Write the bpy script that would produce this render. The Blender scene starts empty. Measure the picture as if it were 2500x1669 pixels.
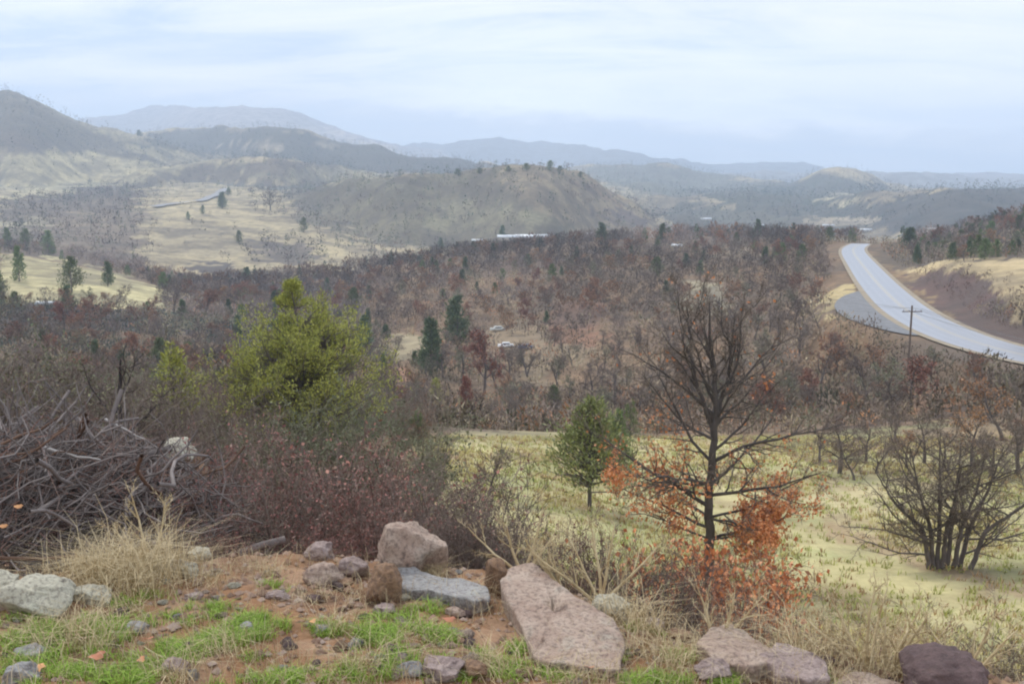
import bpy, math, random
import numpy as np
from mathutils import Vector, Matrix
sc = bpy.context.scene
COL = sc.collection
rng = np.random.default_rng(7)
rnd = random.Random(11)

# ------------------------------------------------------------------ camera, sky, sun, exposure
F = 983.0; TH = math.radians(9.15)
cam = bpy.data.cameras.new('camera'); cam.sensor_width = 36.0; cam.lens = 36.0 * F / 1024.0
cam.clip_start = 0.1; cam.clip_end = 30000
camo = bpy.data.objects.new('camera', cam); COL.objects.link(camo)
camo.location = (0, 0, 0); camo.rotation_euler = (math.pi / 2 - TH, 0, 0)
sc.camera = camo
sc.view_settings.view_transform = 'Standard'; sc.view_settings.look = 'None'
sc.view_settings.exposure = 0.62; sc.view_settings.gamma = 1.0
sc.view_settings.use_curve_mapping = False
sc.render.engine = 'CYCLES'
sc.cycles.use_denoising = True
sc.cycles.max_bounces = 5; sc.cycles.diffuse_bounces = 3; sc.cycles.glossy_bounces = 2
sc.cycles.transmission_bounces = 2; sc.cycles.volume_bounces = 3; sc.cycles.transparent_max_bounces = 6
sc.cycles.pixel_filter_type = 'BLACKMAN_HARRIS'; sc.cycles.filter_width = 2.1
SUN_EL = math.radians(48); SUN_AZ = math.radians(-35)

W = bpy.data.worlds.new('World'); sc.world = W; W.use_nodes = True
nt = W.node_tree; nt.nodes.clear()
def N(nt, t, **k):
    n = nt.nodes.new(t)
    for a, b in k.items(): setattr(n, a, b)
    return n
def setin(n, **k):
    for a, b in k.items(): n.inputs[a].default_value = b
L = nt.links.new
out = N(nt, 'ShaderNodeOutputWorld'); bg = N(nt, 'ShaderNodeBackground'); bg.inputs[1].default_value = 0.1
sky = N(nt, 'ShaderNodeTexSky'); sky.sky_type = 'NISHITA'; sky.sun_disc = False
sky.sun_elevation = SUN_EL; sky.sun_rotation = SUN_AZ
tc = N(nt, 'ShaderNodeTexCoord'); sep = N(nt, 'ShaderNodeSeparateXYZ'); L(tc.outputs['Generated'], sep.inputs[0])
def M(nt, op, a, b=None, c=None, clamp=False):
    n = nt.nodes.new('ShaderNodeMath'); n.operation = op; n.use_clamp = clamp
    for i, x in enumerate((a, b, c)):
        if x is None: continue
        if isinstance(x, (int, float)): n.inputs[i].default_value = x
        else: nt.links.new(x, n.inputs[i])
    return n.outputs[0]
def MIX(nt, f, a, b, blend='MIX'):
    n = nt.nodes.new('ShaderNodeMix'); n.data_type = 'RGBA'; n.blend_type = blend
    for i, x in ((0, f), (6, a), (7, b)):
        if isinstance(x, (int, float)): n.inputs[i].default_value = x
        elif isinstance(x, tuple): n.inputs[i].default_value = (*x[:3], 1)
        else: nt.links.new(x, n.inputs[i])
    return n.outputs[2]
def RAMP(nt, f, stops):
    n = nt.nodes.new('ShaderNodeValToRGB'); r = n.color_ramp
    while len(r.elements) < len(stops): r.elements.new(0.5)
    for e, (p, c) in zip(r.elements, stops):
        e.position = p; e.color = (*c, 1) if isinstance(c, tuple) else (c, c, c, 1)
    nt.links.new(f, n.inputs[0]); return n.outputs[0]
def NOISE(nt, vec, scale, detail=4, rough=0.55, dist=0.0):
    n = nt.nodes.new('ShaderNodeTexNoise'); n.inputs['Scale'].default_value = scale
    n.inputs['Detail'].default_value = detail; n.inputs['Roughness'].default_value = rough
    n.inputs['Distortion'].default_value = dist
    if vec is not None: nt.links.new(vec, n.inputs['Vector'])
    return n.outputs['Fac']
z = M(nt, 'MAXIMUM', sep.outputs[2], 0.0)
dz = M(nt, 'ADD', z, 0.16)
px = M(nt, 'DIVIDE', sep.outputs[0], dz); py = M(nt, 'DIVIDE', sep.outputs[1], dz)
cmb = N(nt, 'ShaderNodeCombineXYZ'); L(px, cmb.inputs[0]); L(py, cmb.inputs[1]); L(z, cmb.inputs[2])
mp = N(nt, 'ShaderNodeMapping'); mp.inputs['Rotation'].default_value = (0, 0, 0.35); mp.inputs['Scale'].default_value = (0.55, 1.3, 1); L(cmb.outputs[0], mp.inputs[0])
n1 = NOISE(nt, mp.outputs[0], 2.0, 8, 0.62, 0.6)
n2 = NOISE(nt, mp.outputs[0], 0.42, 3, 0.5, 0.2)
cl = M(nt, 'ADD', M(nt, 'MULTIPLY', n1, 0.5), M(nt, 'MULTIPLY', n2, 0.6))
KC = 8.6
c1 = tuple(KC * x for x in (0.52, 0.63, 0.82)); c2 = tuple(KC * x for x in (0.74, 0.835, 0.95)); c3 = tuple(KC * x for x in (0.98, 0.965, 0.985))
cf = RAMP(nt, cl, [(0.44, (0.0, 0.0, 0.0)), (0.52, (0.55, 0.55, 0.55)), (0.64, (1.0, 1.0, 1.0))])
colr = MIX(nt, cf, c1, c3)
# the low bank of bright cloud over the far ranges
az = M(nt, 'ARCTAN2', sep.outputs[0], sep.outputs[1])
cmb2 = N(nt, 'ShaderNodeCombineXYZ'); L(az, cmb2.inputs[0]); L(M(nt, 'MULTIPLY', z, 3.0), cmb2.inputs[1])
nb = NOISE(nt, cmb2.outputs[0], 10, 7, 0.62, 0.3)
el = M(nt, 'ADD', z, M(nt, 'ADD', M(nt, 'MULTIPLY', M(nt, 'SUBTRACT', nb, 0.5), 0.050), M(nt, 'MULTIPLY', az, 0.055)))
band = RAMP(nt, el, [(0.0, 0.0), (0.058, 0.0), (0.074, 0.95), (0.10, 0.5), (0.17, 0.0)])
azm = RAMP(nt, M(nt, 'MULTIPLY_ADD', az, 1.0, 0.5), [(0.30, 0.1), (0.5, 0.9), (0.8, 0.75), (1.0, 0.4)])
bn = M(nt, 'MULTIPLY', band, azm, clamp=True)
colr = MIX(nt, bn, colr, tuple(KC * x for x in (1.42, 1.42, 1.42)))
low = RAMP(nt, el, [(0.0, 0.8), (0.05, 0.62), (0.07, 0.0)])
colr = MIX(nt, low, colr, tuple(KC * x for x in (0.60, 0.74, 0.96)))
colr = MIX(nt, 0.96, sky.outputs[0], colr)
L(colr, bg.inputs[0]); L(bg.outputs[0], out.inputs[0])

sun = bpy.data.lights.new('sun', 'SUN'); sun.energy = 1.5; sun.angle = math.radians(14); sun.color = (1, 0.93, 0.82)
suno = bpy.data.objects.new('sun', sun); COL.objects.link(suno)
sd = Vector((math.sin(SUN_AZ) * math.cos(SUN_EL), math.cos(SUN_AZ) * math.cos(SUN_EL), math.sin(SUN_EL)))
suno.rotation_euler = sd.to_track_quat('Z', 'Y').to_euler()

# ------------------------------------------------------------------ helpers
def tag(o, label=None, cat=None, group=None, kind=None):
    if label: o['label'] = label
    if cat: o['category'] = cat
    if group: o['group'] = group
    if kind: o['kind'] = kind
    return o
def empty(name, loc, label=None, cat=None, group=None, rz=0.0, s=1.0):
    o = bpy.data.objects.new(name, None); COL.objects.link(o); o.empty_display_size = 0.2
    o.location = loc; o.rotation_euler = (0, 0, rz); o.scale = (s, s, s)
    return tag(o, label, cat, group)
def mk_mesh(name, V, Fs, mat=None, smooth=False, col=None):
    """V (n,3); Fs: (m,k) int array or a list of such arrays"""
    if isinstance(Fs, np.ndarray): Fs = [Fs]
    me = bpy.data.meshes.new(name)
    V = np.ascontiguousarray(V, dtype=np.float32)
    me.vertices.add(len(V)); me.vertices.foreach_set('co', V.ravel())
    idx = np.concatenate([f.ravel() for f in Fs]).astype(np.int32)
    tot = np.concatenate([np.full(len(f), f.shape[1], np.int32) for f in Fs])
    st = np.concatenate([[0], np.cumsum(tot)[:-1]]).astype(np.int32)
    me.loops.add(len(idx)); me.loops.foreach_set('vertex_index', idx)
    me.polygons.add(len(tot)); me.polygons.foreach_set('loop_start', st); me.polygons.foreach_set('loop_total', tot)
    if smooth: me.polygons.foreach_set('use_smooth', np.ones(len(tot), bool))
    me.update(calc_edges=True)
    if col is not None:
        a = me.color_attributes.new('Col', 'FLOAT_COLOR', 'POINT')
        c = np.ones((len(V), 4), np.float32); c[:, :3] = col
        a.data.foreach_set('color', c.ravel())
    if mat: me.materials.append(mat)
    return me
def obj(name, me, parent=None, loc=None):
    o = bpy.data.objects.new(name, me); COL.objects.link(o)
    if parent: o.parent = parent
    if loc is not None: o.location = loc
    return o
def tubes(segs, sides=4):
    """segs: (n,8) p0 p1 r0 r1 -> V, quads"""
    S = np.asarray(segs, float); p0, p1, r0, r1 = S[:, :3], S[:, 3:6], S[:, 6], S[:, 7]
    d = p1 - p0; d /= np.linalg.norm(d, axis=1, keepdims=True) + 1e-9
    a = np.where(np.abs(d[:, 2:3]) < 0.9, np.array([[0, 0, 1.0]]), np.array([[1.0, 0, 0]]))
    e1 = np.cross(d, a); e1 /= np.linalg.norm(e1, axis=1, keepdims=True); e2 = np.cross(d, e1)
    t = np.arange(sides) * 2 * math.pi / sides
    ring = e1[:, None] * np.cos(t)[None, :, None] + e2[:, None] * np.sin(t)[None, :, None]
    A = p0[:, None] - d[:, None] * (r0 * 0.3)[:, None, None] + ring * r0[:, None, None]; B = p1[:, None] + ring * r1[:, None, None]
    V = np.concatenate([A, B], 1).reshape(-1, 3)
    i = np.arange(sides); j = (i + 1) % sides
    q = np.stack([i, j, j + sides, i + sides], 1)
    Q = (q[None] + (np.arange(len(S)) * 2 * sides)[:, None, None]).reshape(-1, 4)
    return V, Q
def unit(v): return v / (np.linalg.norm(v, axis=-1, keepdims=True) + 1e-9)
def slivers(P, D, Ln, Wd, g=rng):
    """thin leaf/twig triangles: base at P, pointing D, length Ln, width Wd"""
    n = len(P); D = unit(D); s = unit(np.cross(D, g.normal(size=(n, 3))))
    w = np.asarray(Wd).reshape(-1, 1) * s * 0.5
    V = np.stack([P - w, P + w, P + D * np.asarray(Ln).reshape(-1, 1)], 1).reshape(-1, 3)
    return V, np.arange(3 * n).reshape(-1, 3)
def diamonds(P, D, Ln, Wd, g=rng):
    n = len(P); D = unit(D); s = unit(np.cross(D, g.normal(size=(n, 3))))
    l = np.asarray(Ln).reshape(-1, 1); w = np.asarray(Wd).reshape(-1, 1) * s * 0.5
    V = np.stack([P, P + D * l * .5 + w, P + D * l, P + D * l * .5 - w], 1).reshape(-1, 3)
    return V, np.arange(4 * n).reshape(-1, 4)

# value noise in numpy
_T = np.random.default_rng(3).random((256, 256))
def vnoise(x, y):
    xi = np.floor(x).astype(int); yi = np.floor(y).astype(int); fx = x - xi; fy = y - yi
    fx = fx * fx * (3 - 2 * fx); fy = fy * fy * (3 - 2 * fy)
    a = _T[xi & 255, yi & 255]; b = _T[(xi + 1) & 255, yi & 255]; c = _T[xi & 255, (yi + 1) & 255]; d = _T[(xi + 1) & 255, (yi + 1) & 255]
    return (a * (1 - fx) + b * fx) * (1 - fy) + (c * (1 - fx) + d * fx) * fy
def fbm(x, y, o=4, g=0.5):
    s = 0; a = 1; t = 0
    for k in range(o):
        s = s + a * vnoise(x * 2 ** k + 17.3 * k, y * 2 ** k + 9.1 * k); t += a; a *= g
    return s / t

# ------------------------------------------------------------------ projection
K = 2349.0 / 1024.0                         # survey notes below are in a 2349-wide copy of the view
def m_of_v(v):
    b = (341.5 - np.asarray(v, float)) / F
    return (-math.sin(TH) + b * math.cos(TH)) / (math.cos(TH) + b * math.sin(TH))
def project(x, y, z):
    fy = y * math.cos(TH) - z * math.sin(TH); up = y * math.sin(TH) + z * math.cos(TH)
    fy = np.where(fy > 0.05, fy, 0.05)
    return 512 + F * x / fy, 341.5 - F * up / fy

# ------------------------------------------------------------------ terrain heights
US = np.array([-200, 0, 100, 200, 300, 400, 500, 600, 700, 800, 860, 930, 1024, 1200.])
ROWS = [
 (9,   [-3.6,-3.7,-3.8,-3.9,-4.0,-4.2,-4.4,-4.7,-5.0,-5.3,-5.4,-5.5,-5.6,-5.8]),
 (15,  [-4.8,-4.9,-5.0,-5.1,-5.2,-5.6,-6.2,-6.7,-7.0,-7.3,-7.4,-7.5,-7.6,-7.8]),
 (22,  [-6.2,-6.3,-6.3,-6.4,-6.6,-7.2,-8.0,-8.5,-8.8,-9.0,-9.1,-9.1,-9.0,-9.0]),
 (30,  [-7.8,-8,-8,-8,-8.3,-8.8,-9.6,-10,-10.2,-10.3,-10.3,-10.3,-10.2,-10]),
 (40,  [-9.5,-9.8,-9.8,-9.8,-10.2,-10.8,-11.5,-11.7,-11.8,-11.8,-11.8,-11.8,-11.7,-11.5]),
 (55,  [-12,-12.2,-12.3,-12.6,-13,-13.6,-14,-14.1,-14.2,-14.4,-14.1,-13.9,-13.8,-13.5]),
 (75,  [-15.5,-16,-16.5,-17,-18,-19,-19.5,-19.5,-19,-18.5,-18,-17.5,-16,-15]),
 (90,  [-18,-18.5,-19,-19.5,-21,-22.5,-23,-23,-22.5,-21.5,-20.5,-19.5,-17.3,-16.5]),
 (120, [-22,-22.5,-23,-24,-26,-27,-27,-26.5,-25.5,-23.5,-21,-17.8,-13.6,-12]),
 (160, [-24.5,-25,-26,-27.5,-30,-29.5,-28.5,-27.5,-25.5,-22.5,-19,-12.8,-11.8,-11]),
 (200, [-24,-24,-25,-28,-32,-31,-28.5,-26.5,-24,-21,-17.8,-15.5,-13.2,-10]),
 (260, [-22,-21.5,-24,-30,-33,-31,-27,-24.5,-22,-19.5,-17.2,-17.5,-12.5,-8]),
 (300, [-20,-20.5,-25.5,-34,-35,-30,-26,-23.5,-21,-18.5,-17.8,-18.5,-11,-6]),
 (350, [-24,-25,-30,-36,-36.5,-28.5,-25,-22.5,-20,-18.6,-20,-20,-11,-5]),
 (400, [-25,-26,-31,-36,-38,-31,-25,-21.8,-20.4,-21,-26,-24,-14,-8]),
 (480, [-24,-27,-29,-35,-38,-40,-38,-35,-34,-34,-36,-34,-28,-15]),
 (600, [-18,-22,-23,-25,-29,-37,-42,-44,-45,-46,-46,-46,-40,-25]),
 (800, [-8,-11,-13,-13,-17,-29,-45,-50,-52,-52,-52,-52,-45,-35]),
 (1000,[-2,-3,-7,-4,-7,-17,-40,-52,-54,-55,-55,-52,-45,-40]),
 (1300,[20,15,10,10,5,-5,-40,-55,-56,-56,-56,-54,-50,-45]),
 (2000,[30,30,20,20,10,0,-50,-56,-58,-58,-58,-58,-58,-58]),
 (3500,[-55]*14), (15000,[-60]*14)]
SS = (US - 512) / F
LYr = np.log([r[0] for r in ROWS]); ZT = np.array([r[1] for r in ROWS], float)
GS = np.linspace(-1.0, 1.0, 321); GL = np.linspace(math.log(9), math.log(15000), 480)
tmp = np.array([np.interp(GS, SS, row) for row in ZT])
G = np.array([np.interp(GL, LYr, tmp[:, j]) for j in range(len(GS))]).T
def blur(A, n, ax):
    k = np.hanning(2 * n + 3)[1:-1]; k /= k.sum()
    P = np.pad(A, [(n, n) if a == ax else (0, 0) for a in range(2)], mode='edge')
    return np.apply_along_axis(lambda v: np.convolve(v, k, 'valid'), ax, P)
G = blur(blur(G, 5, 0), 7, 1)
YB = (np.array([0, 200, 330, 500, 600, 700, 830, 1024.]) - 512) / F, np.array([5.1, 5.6, 5.85, 5.7, 5.2, 4.8, 4.46, 4.2])
def plane(x, y): return -1.65 - 0.12 * y - 0.05 * np.clip(x, -4, 4)
def table(x, y):
    yy = np.clip(y, 9, 14900); s = np.clip(x / yy, -0.999, 0.999)
    i = (np.log(yy) - GL[0]) / (GL[1] - GL[0]); j = (s - GS[0]) / (GS[1] - GS[0])
    i0 = np.clip(i.astype(int), 0, len(GL) - 2); j0 = np.clip(j.astype(int), 0, len(GS) - 2); fi = i - i0; fj = j - j0
    return (G[i0, j0] * (1 - fj) + G[i0, j0 + 1] * fj) * (1 - fi) + (G[i0 + 1, j0] * (1 - fj) + G[i0 + 1, j0 + 1] * fj) * fi
def crest(pts): a = np.array(pts, float) / K; return (a[:, 0] - 512) / F, m_of_v(a[:, 1])
LAY = [ # name, crest points in the 2349 copy, Yc, front width, back width
 ('left_hill', [(-500,215),(-200,190),(0,200),(50,206),(100,228),(170,262),(240,292),(330,312),(400,335),(480,352),(560,368),(640,400),(760,440)], 1500, 640, 700),
 ('back_ridge', [(150,330),(300,304),(400,298),(520,291),(640,294),(720,306),(800,325),(900,346),(1000,360),(1140,376),(1250,400),(1400,440)], 1800, 480, 450),
 ('mountain', [(-300,330),(100,300),(230,268),(320,252),(420,239),(480,250),(520,249),(570,239),(620,246),(665,244),(700,255),(740,273),(800,300),(870,325),(950,338),(1100,356),(1250,372),(1500,400)], 4000, 1200, 900),
 ('far_range', [(700,360),(900,335),(1000,330),(1150,318),(1250,324),(1400,345),(1600,372),(1830,374),(1900,384),(2000,400),(2200,408),(2500,400)], 4200, 900, 700),
 ('band', [(300,400),(400,388),(520,366),(640,364),(760,373),(900,396),(1000,403),(1150,420),(1300,450)], 1200, 230, 300),
 ('centre_hill', [(640,470),(760,430),(880,408),(1000,397),(1130,385),(1200,382),(1280,388),(1330,402),(1400,430),(1460,470),(1510,515),(1560,548),(1640,600)], 780, 260, 300),
 ('g', [(1150,420),(1300,385),(1400,378),(1530,375),(1600,388),(1680,403),(1800,425),(1900,450)], 2150, 700, 500),
 ('g2', [(1250,440),(1400,420),(1500,425),(1600,445),(1700,470),(1800,490)], 1600, 450, 350),
 ('h', [(1500,470),(1600,445),(1700,433),(1800,427),(1850,404),(1880,392),(1912,386),(1950,393),(1990,408),(2020,427),(2100,443),(2250,460)], 1750, 450, 400),
 ('i', [(1800,490),(2000,462),(2100,443),(2200,431),(2290,426),(2349,426),(2500,415),(2700,400)], 1100, 420, 400),
 ('j', [(1600,400),(1750,396),(1900,402),(2050,395),(2200,405),(2349,410),(2500,400)], 3000, 700, 600)]
LAYC = [(n, *crest(p), Y, wf, wb) for n, p, Y, wf, wb in LAY]
def layers(x, y):
    yy = np.maximum(y, 5.0); s = x / yy; out = np.full(np.shape(x), -1e9); which = np.full(np.shape(x), -1)
    for k, (n, cs, cm, Y, wf, wb) in enumerate(LAYC):
        m = np.interp(s, cs, cm); wob = 1 + 0.06 * np.sin(s * 17 + k) + 0.04 * np.sin(s * 41 + 2 * k)
        Yc = Y * wob; zc = m * Yc; t = (y - Yc) / np.where(y < Yc, wf * wob, wb); t = np.clip(t, -1, 1)
        g = 0.5 + 0.5 * np.cos(math.pi * t)
        fr = np.where(y < Yc, g * 0.55 + 0.45 * (1 + t), g)
        base = -62.0; zz = base + (zc - base) * fr
        zz = np.where(np.abs(t) >= 1, -1e9, zz)
        u = zz > out; out = np.where(u, zz, out); which = np.where(u, k, which)
    return out, which
ROADZ = -17.0
def on_plane(pts, zz=ROADZ):
    r = []
    for u, v in pts:
        m = float(m_of_v(v / K)); Y = zz / m; b = (341.5 - v / K) / F
        r.append(((u / K - 512) / F * Y / (math.cos(TH) + b * math.sin(TH)), Y))
    return np.array(r)
ROAD_L = on_plane([(1890,558.5),(1913,566),(1945,610),(1982,660),(2050,728),(2130,771),(2230,808),(2349,843),(2480,868),(2700,893),(3000,915)])
ROAD_R = on_plane([(2060,558.5),(1992,566),(1990,580),(2038,636),(2102,700),(2200,756),(2300,793),(2349,807),(2480,834),(2700,862),(3000,888)])
def resamp(P, n):
    d = np.r_[0, np.cumsum(np.linalg.norm(np.diff(P, axis=0), axis=1))]; t = np.linspace(0, d[-1], n)
    Q = np.stack([np.interp(t, d, P[:, 0]), np.interp(t, d, P[:, 1])], 1)
    k = np.hanning(13)[1:-1]; k /= k.sum()
    R = np.stack([np.convolve(np.pad(Q[:, i], 5, mode='edge'), k, 'valid') for i in (0, 1)], 1); R[0], R[-1] = Q[0], Q[-1]
    return R
# centre line with an even width
CEN = resamp((resamp(ROAD_L, 60) + resamp(ROAD_R, 60)) / 2, 90)
PULL = on_plane([(1985,664),(1945,672),(1915,690),(1912,712),(1950,735),(2010,752),(2090,772),(2140,778),(2050,726)])
def seg_dist(x, y, P):
    d = np.full(np.shape(x), 1e9)
    for (ax, ay), (bx, by) in zip(P[:-1], P[1:]):
        vx, vy = bx - ax, by - ay; t = np.clip(((x - ax) * vx + (y - ay) * vy) / (vx * vx + vy * vy + 1e-9), 0, 1)
        d = np.minimum(d, np.hypot(x - ax - t * vx, y - ay - t * vy))
    return d
def inpoly(x, y, P):
    P = np.asarray(P); r = np.zeros(np.shape(x), bool); j = len(P) - 1
    for i in range(len(P)):
        xi, yi = P[i]; xj, yj = P[j]
        c = ((yi > y) != (yj > y)) & (x < (xj - xi) * (y - yi) / (yj - yi + 1e-12) + xi); r ^= c; j = i
    return r
def sst(a, b, x): t = np.clip((x - a) / (b - a), 0, 1); return t * t * (3 - 2 * t)
def ground0(x, y, which=False):
    x = np.asarray(x, float); y = np.asarray(y, float)
    s = x / np.maximum(y, 4.0); yb = np.interp(s, *YB); yb = yb + 0.25 * (vnoise(x * 1.3, x * 0 + 5) - .5)
    xb = s * yb
    p = plane(x, y)
    pb = plane(xb, yb); t9 = table(s * 9, np.full_like(y, 9.0))
    t = np.clip((y - yb) / (9 - yb), 0, 1)
    mid = pb + (t9 - pb) * (t ** 0.85)
    near = np.where(y < yb, p, mid)
    # soften the brow
    w = sst(-0.35, 0.35, y - yb); near = p * (1 - w) + np.minimum(mid, p) * w
    tb = table(x, y)
    amp = np.clip(y * 0.004, 0.0, 1.0); nz = (fbm(x / 4, y / 4, 4) - .5) * 0.22 * sst(9, 20, y) + (fbm(x / 30 + 8, y / 45, 4) - .5) * 2 * np.clip(y * .003, 0, 2.2)
    base = np.where(y < 9, near, tb + nz * sst(9, 20, y))
    ly, wh = layers(x, y)
    ly = ly + ((fbm(x / 140 + 3, y / 140, 5) - .5) * np.clip(y * 0.012, 0, 40) + (fbm(x / 45 + 3, y / 60, 4) - .5) * 14) * sst(500, 760, y)
    hill = (ly > base) & (y > 300)
    zz = np.where(hill, ly, base)
    # road bench
    m = (x > 20) & (x < 170) & (y > 60) & (y < 330)
    if np.any(m):
        dd = seg_dist(x[m], y[m], CEN)
        ff = 1 - sst(5.6, 13.0, dd)
        dp = np.where(inpoly(x[m], y[m], PULL), 0, seg_dist(x[m], y[m], np.vstack([PULL, PULL[:1]])))
        ff = np.maximum(ff, 1 - sst(1.0, 7.0, dp))
        # keep the line of sight from the camera to the bench free on the valley side
        q = zz.copy(); lowside = zz[m] * (1 - ff) + (ROADZ - 0.12) * ff
        q[m] = lowside; zz = q
    if which: return zz, np.where(hill, wh, -1)
    return zz
def ground(x, y):
    x, y = np.atleast_1d(np.asarray(x, float)), np.atleast_1d(np.asarray(y, float))
    z0 = ground0(x, y)
    f = (y < 10.5)
    if np.any(f):
        fine = (fbm(x * 2.2, y * 2.2, 5, .55) - .5) * 0.11 + (fbm(x * 9, y * 9 + 4, 3) - .5) * 0.035
        z0 = z0 + np.where(f, fine * (1 - sst(9.0, 10.5, y)), 0)
    return z0
def gz(x, y): return float(ground(x, y)[0])
_YS = np.exp(np.linspace(math.log(2.2), math.log(5000), 1400)); _SG = np.linspace(-.66, .66, 760)
_HG = ground((_SG[None] * _YS[:, None]).ravel(), np.repeat(_YS[:, None], len(_SG), 1).ravel()).reshape(len(_YS), len(_SG))
def hits(u, v):
    """where the sight lines through (u,v) (1024 copy) meet the ground -> x,y,z (nan where they miss)"""
    u = np.atleast_1d(np.asarray(u, float)); v = np.atleast_1d(np.asarray(v, float)); m = m_of_v(v); b = (341.5 - v) / F
    k = (u - 512) / F / (math.cos(TH) + b * math.sin(TH)); R = np.empty((len(u), 3))
    jj = np.clip((k - _SG[0]) / (_SG[1] - _SG[0]), 0, len(_SG) - 1.001); j0 = jj.astype(int); fj = jj - j0
    for i in range(len(u)):
        g = _HG[:, j0[i]] * (1 - fj[i]) + _HG[:, j0[i] + 1] * fj[i]; d = m[i] * _YS - g; w = np.nonzero((d <= 0) & (_YS > 2.5))[0]
        if not len(w) or w[0] == 0: R[i] = np.nan; continue
        q = w[0]; t = np.clip(d[q - 1] / (d[q - 1] - d[q] + 1e-9), 0, 1); Yh = _YS[q - 1] + (_YS[q] - _YS[q - 1]) * t; R[i] = (k[i] * Yh, Yh, m[i] * Yh)
    return R
def hk(U, V): return hits(np.asarray(U) / K, np.asarray(V) / K)     # the same for the 2349 copy
def h1(U, V): r = hk([U], [V])[0]; return r
# ------------------------------------------------------------------ materials
def base_mat(name, rough=0.85, spec=0.25):
    m = bpy.data.materials.new(name); m.use_nodes = True; nt = m.node_tree
    b = nt.nodes['Principled BSDF']; b.inputs['Roughness'].default_value = rough; b.inputs['Specular IOR Level'].default_value = spec
    return m, nt, b
def leafy(name, cols, rough=0.75, attr=False, hue_obj=True, sss=0.0, spec=0.2, patch=None):
    """many small pieces: the colour varies from piece to piece and from plant to plant"""
    m, nt, b = base_mat(name, rough, spec)
    g = N(nt, 'ShaderNodeNewGeometry'); n = len(cols)
    c = RAMP(nt, g.outputs['Random Per Island'], [(i / max(n - 1, 1), cc) for i, cc in enumerate(cols)])
    if attr:
        a = N(nt, 'ShaderNodeAttribute'); a.attribute_name = 'Col'; c = MIX(nt, 1.0, c, a.outputs['Color'], 'MULTIPLY')
    if patch:
        tcn = N(nt, 'ShaderNodeTexCoord'); f = NOISE(nt, tcn.outputs['Object'], patch[0], 2)
        c = MIX(nt, RAMP(nt, f, [(0.4, 0.0), (0.62, 1.0)]), c, patch[1])
    if hue_obj:
        o = N(nt, 'ShaderNodeObjectInfo'); h = N(nt, 'ShaderNodeHueSaturation'); nt.links.new(c, h.inputs['Color'])
        nt.links.new(M(nt, 'MULTIPLY_ADD', o.outputs['Random'], 0.03, 0.485), h.inputs['Hue'])
        nt.links.new(M(nt, 'MULTIPLY_ADD', o.outputs['Random'], 0.5, 0.78), h.inputs['Value']); c = h.outputs[0]
    nt.links.new(c, b.inputs['Base Color'])
    return m
def bark(name, a, c, scale=8.0, bump=0.4):
    m, nt, b = base_mat(name, 0.9, 0.2); t = N(nt, 'ShaderNodeTexCoord')
    mp = N(nt, 'ShaderNodeMapping'); mp.inputs['Scale'].default_value = (1, 1, 0.25); nt.links.new(t.outputs['Object'], mp.inputs[0])
    f = NOISE(nt, mp.outputs[0], scale, 5, 0.6); g = N(nt, 'ShaderNodeNewGeometry')
    f2 = M(nt, 'MULTIPLY_ADD', g.outputs['Random Per Island'], 0.4, M(nt, 'MULTIPLY', f, 0.75))
    nt.links.new(MIX(nt, f2, a, c), b.inputs['Base Color'])
    bp = N(nt, 'ShaderNodeBump'); bp.inputs['Strength'].default_value = bump; bp.inputs['Distance'].default_value = 0.02
    nt.links.new(f, bp.inputs['Height']); nt.links.new(bp.outputs[0], b.inputs['Normal'])
    return m
def solid(name, c, rough=0.6, var=0.1, scale=3.0, metal=0.0):
    m, nt, b = base_mat(name, rough, 0.4); b.inputs['Metallic'].default_value = metal; t = N(nt, 'ShaderNodeTexCoord')
    f = NOISE(nt, t.outputs['Object'], scale, 4)
    nt.links.new(MIX(nt, f, tuple(x * (1 - var) for x in c), tuple(min(1, x * (1 + var)) for x in c)), b.inputs['Base Color'])
    return m
def ground_mat(name, fine, bumpd, s0):
    m, nt, b = base_mat(name, 0.92, 0.15)
    a = N(nt, 'ShaderNodeAttribute'); a.attribute_name = 'Col'; t = N(nt, 'ShaderNodeTexCoord')
    f1 = NOISE(nt, t.outputs['Object'], s0, 6, 0.65); f2 = NOISE(nt, t.outputs['Object'], s0 * 9, 5, 0.6)
    k = M(nt, 'MULTIPLY_ADD', f1, 1.3, 0.35); k2 = M(nt, 'MULTIPLY_ADD', f2, fine, 1 - fine * 0.5)
    kk = M(nt, 'MULTIPLY', k, k2)
    cc = N(nt, 'ShaderNodeCombineXYZ'); [nt.links.new(kk, cc.inputs[i]) for i in range(3)]
    c = MIX(nt, 1.0, a.outputs['Color'], cc.outputs[0], 'MULTIPLY'); nt.links.new(c, b.inputs['Base Color'])
    f3 = NOISE(nt, t.outputs['Object'], s0 * .09, 8, 0.7); c = MIX(nt, M(nt, 'MULTIPLY', RAMP(nt, f3, [(.44, 0.0), (.58, 1.0)]), .6 if s0 < 1 else 0.0), c, (.10, .088, .08)); nt.links.new(c, b.inputs['Base Color'])
    bp = N(nt, 'ShaderNodeBump'); bp.inputs['Strength'].default_value = 0.6; bp.inputs['Distance'].default_value = bumpd
    nt.links.new(f2, bp.inputs['Height']); nt.links.new(bp.outputs[0], b.inputs['Normal'])
    return m
M_soil = ground_mat('soil', 0.9, 0.02, 3.0)
M_land = ground_mat('land', 0.5, 0.15, 0.35)

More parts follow.
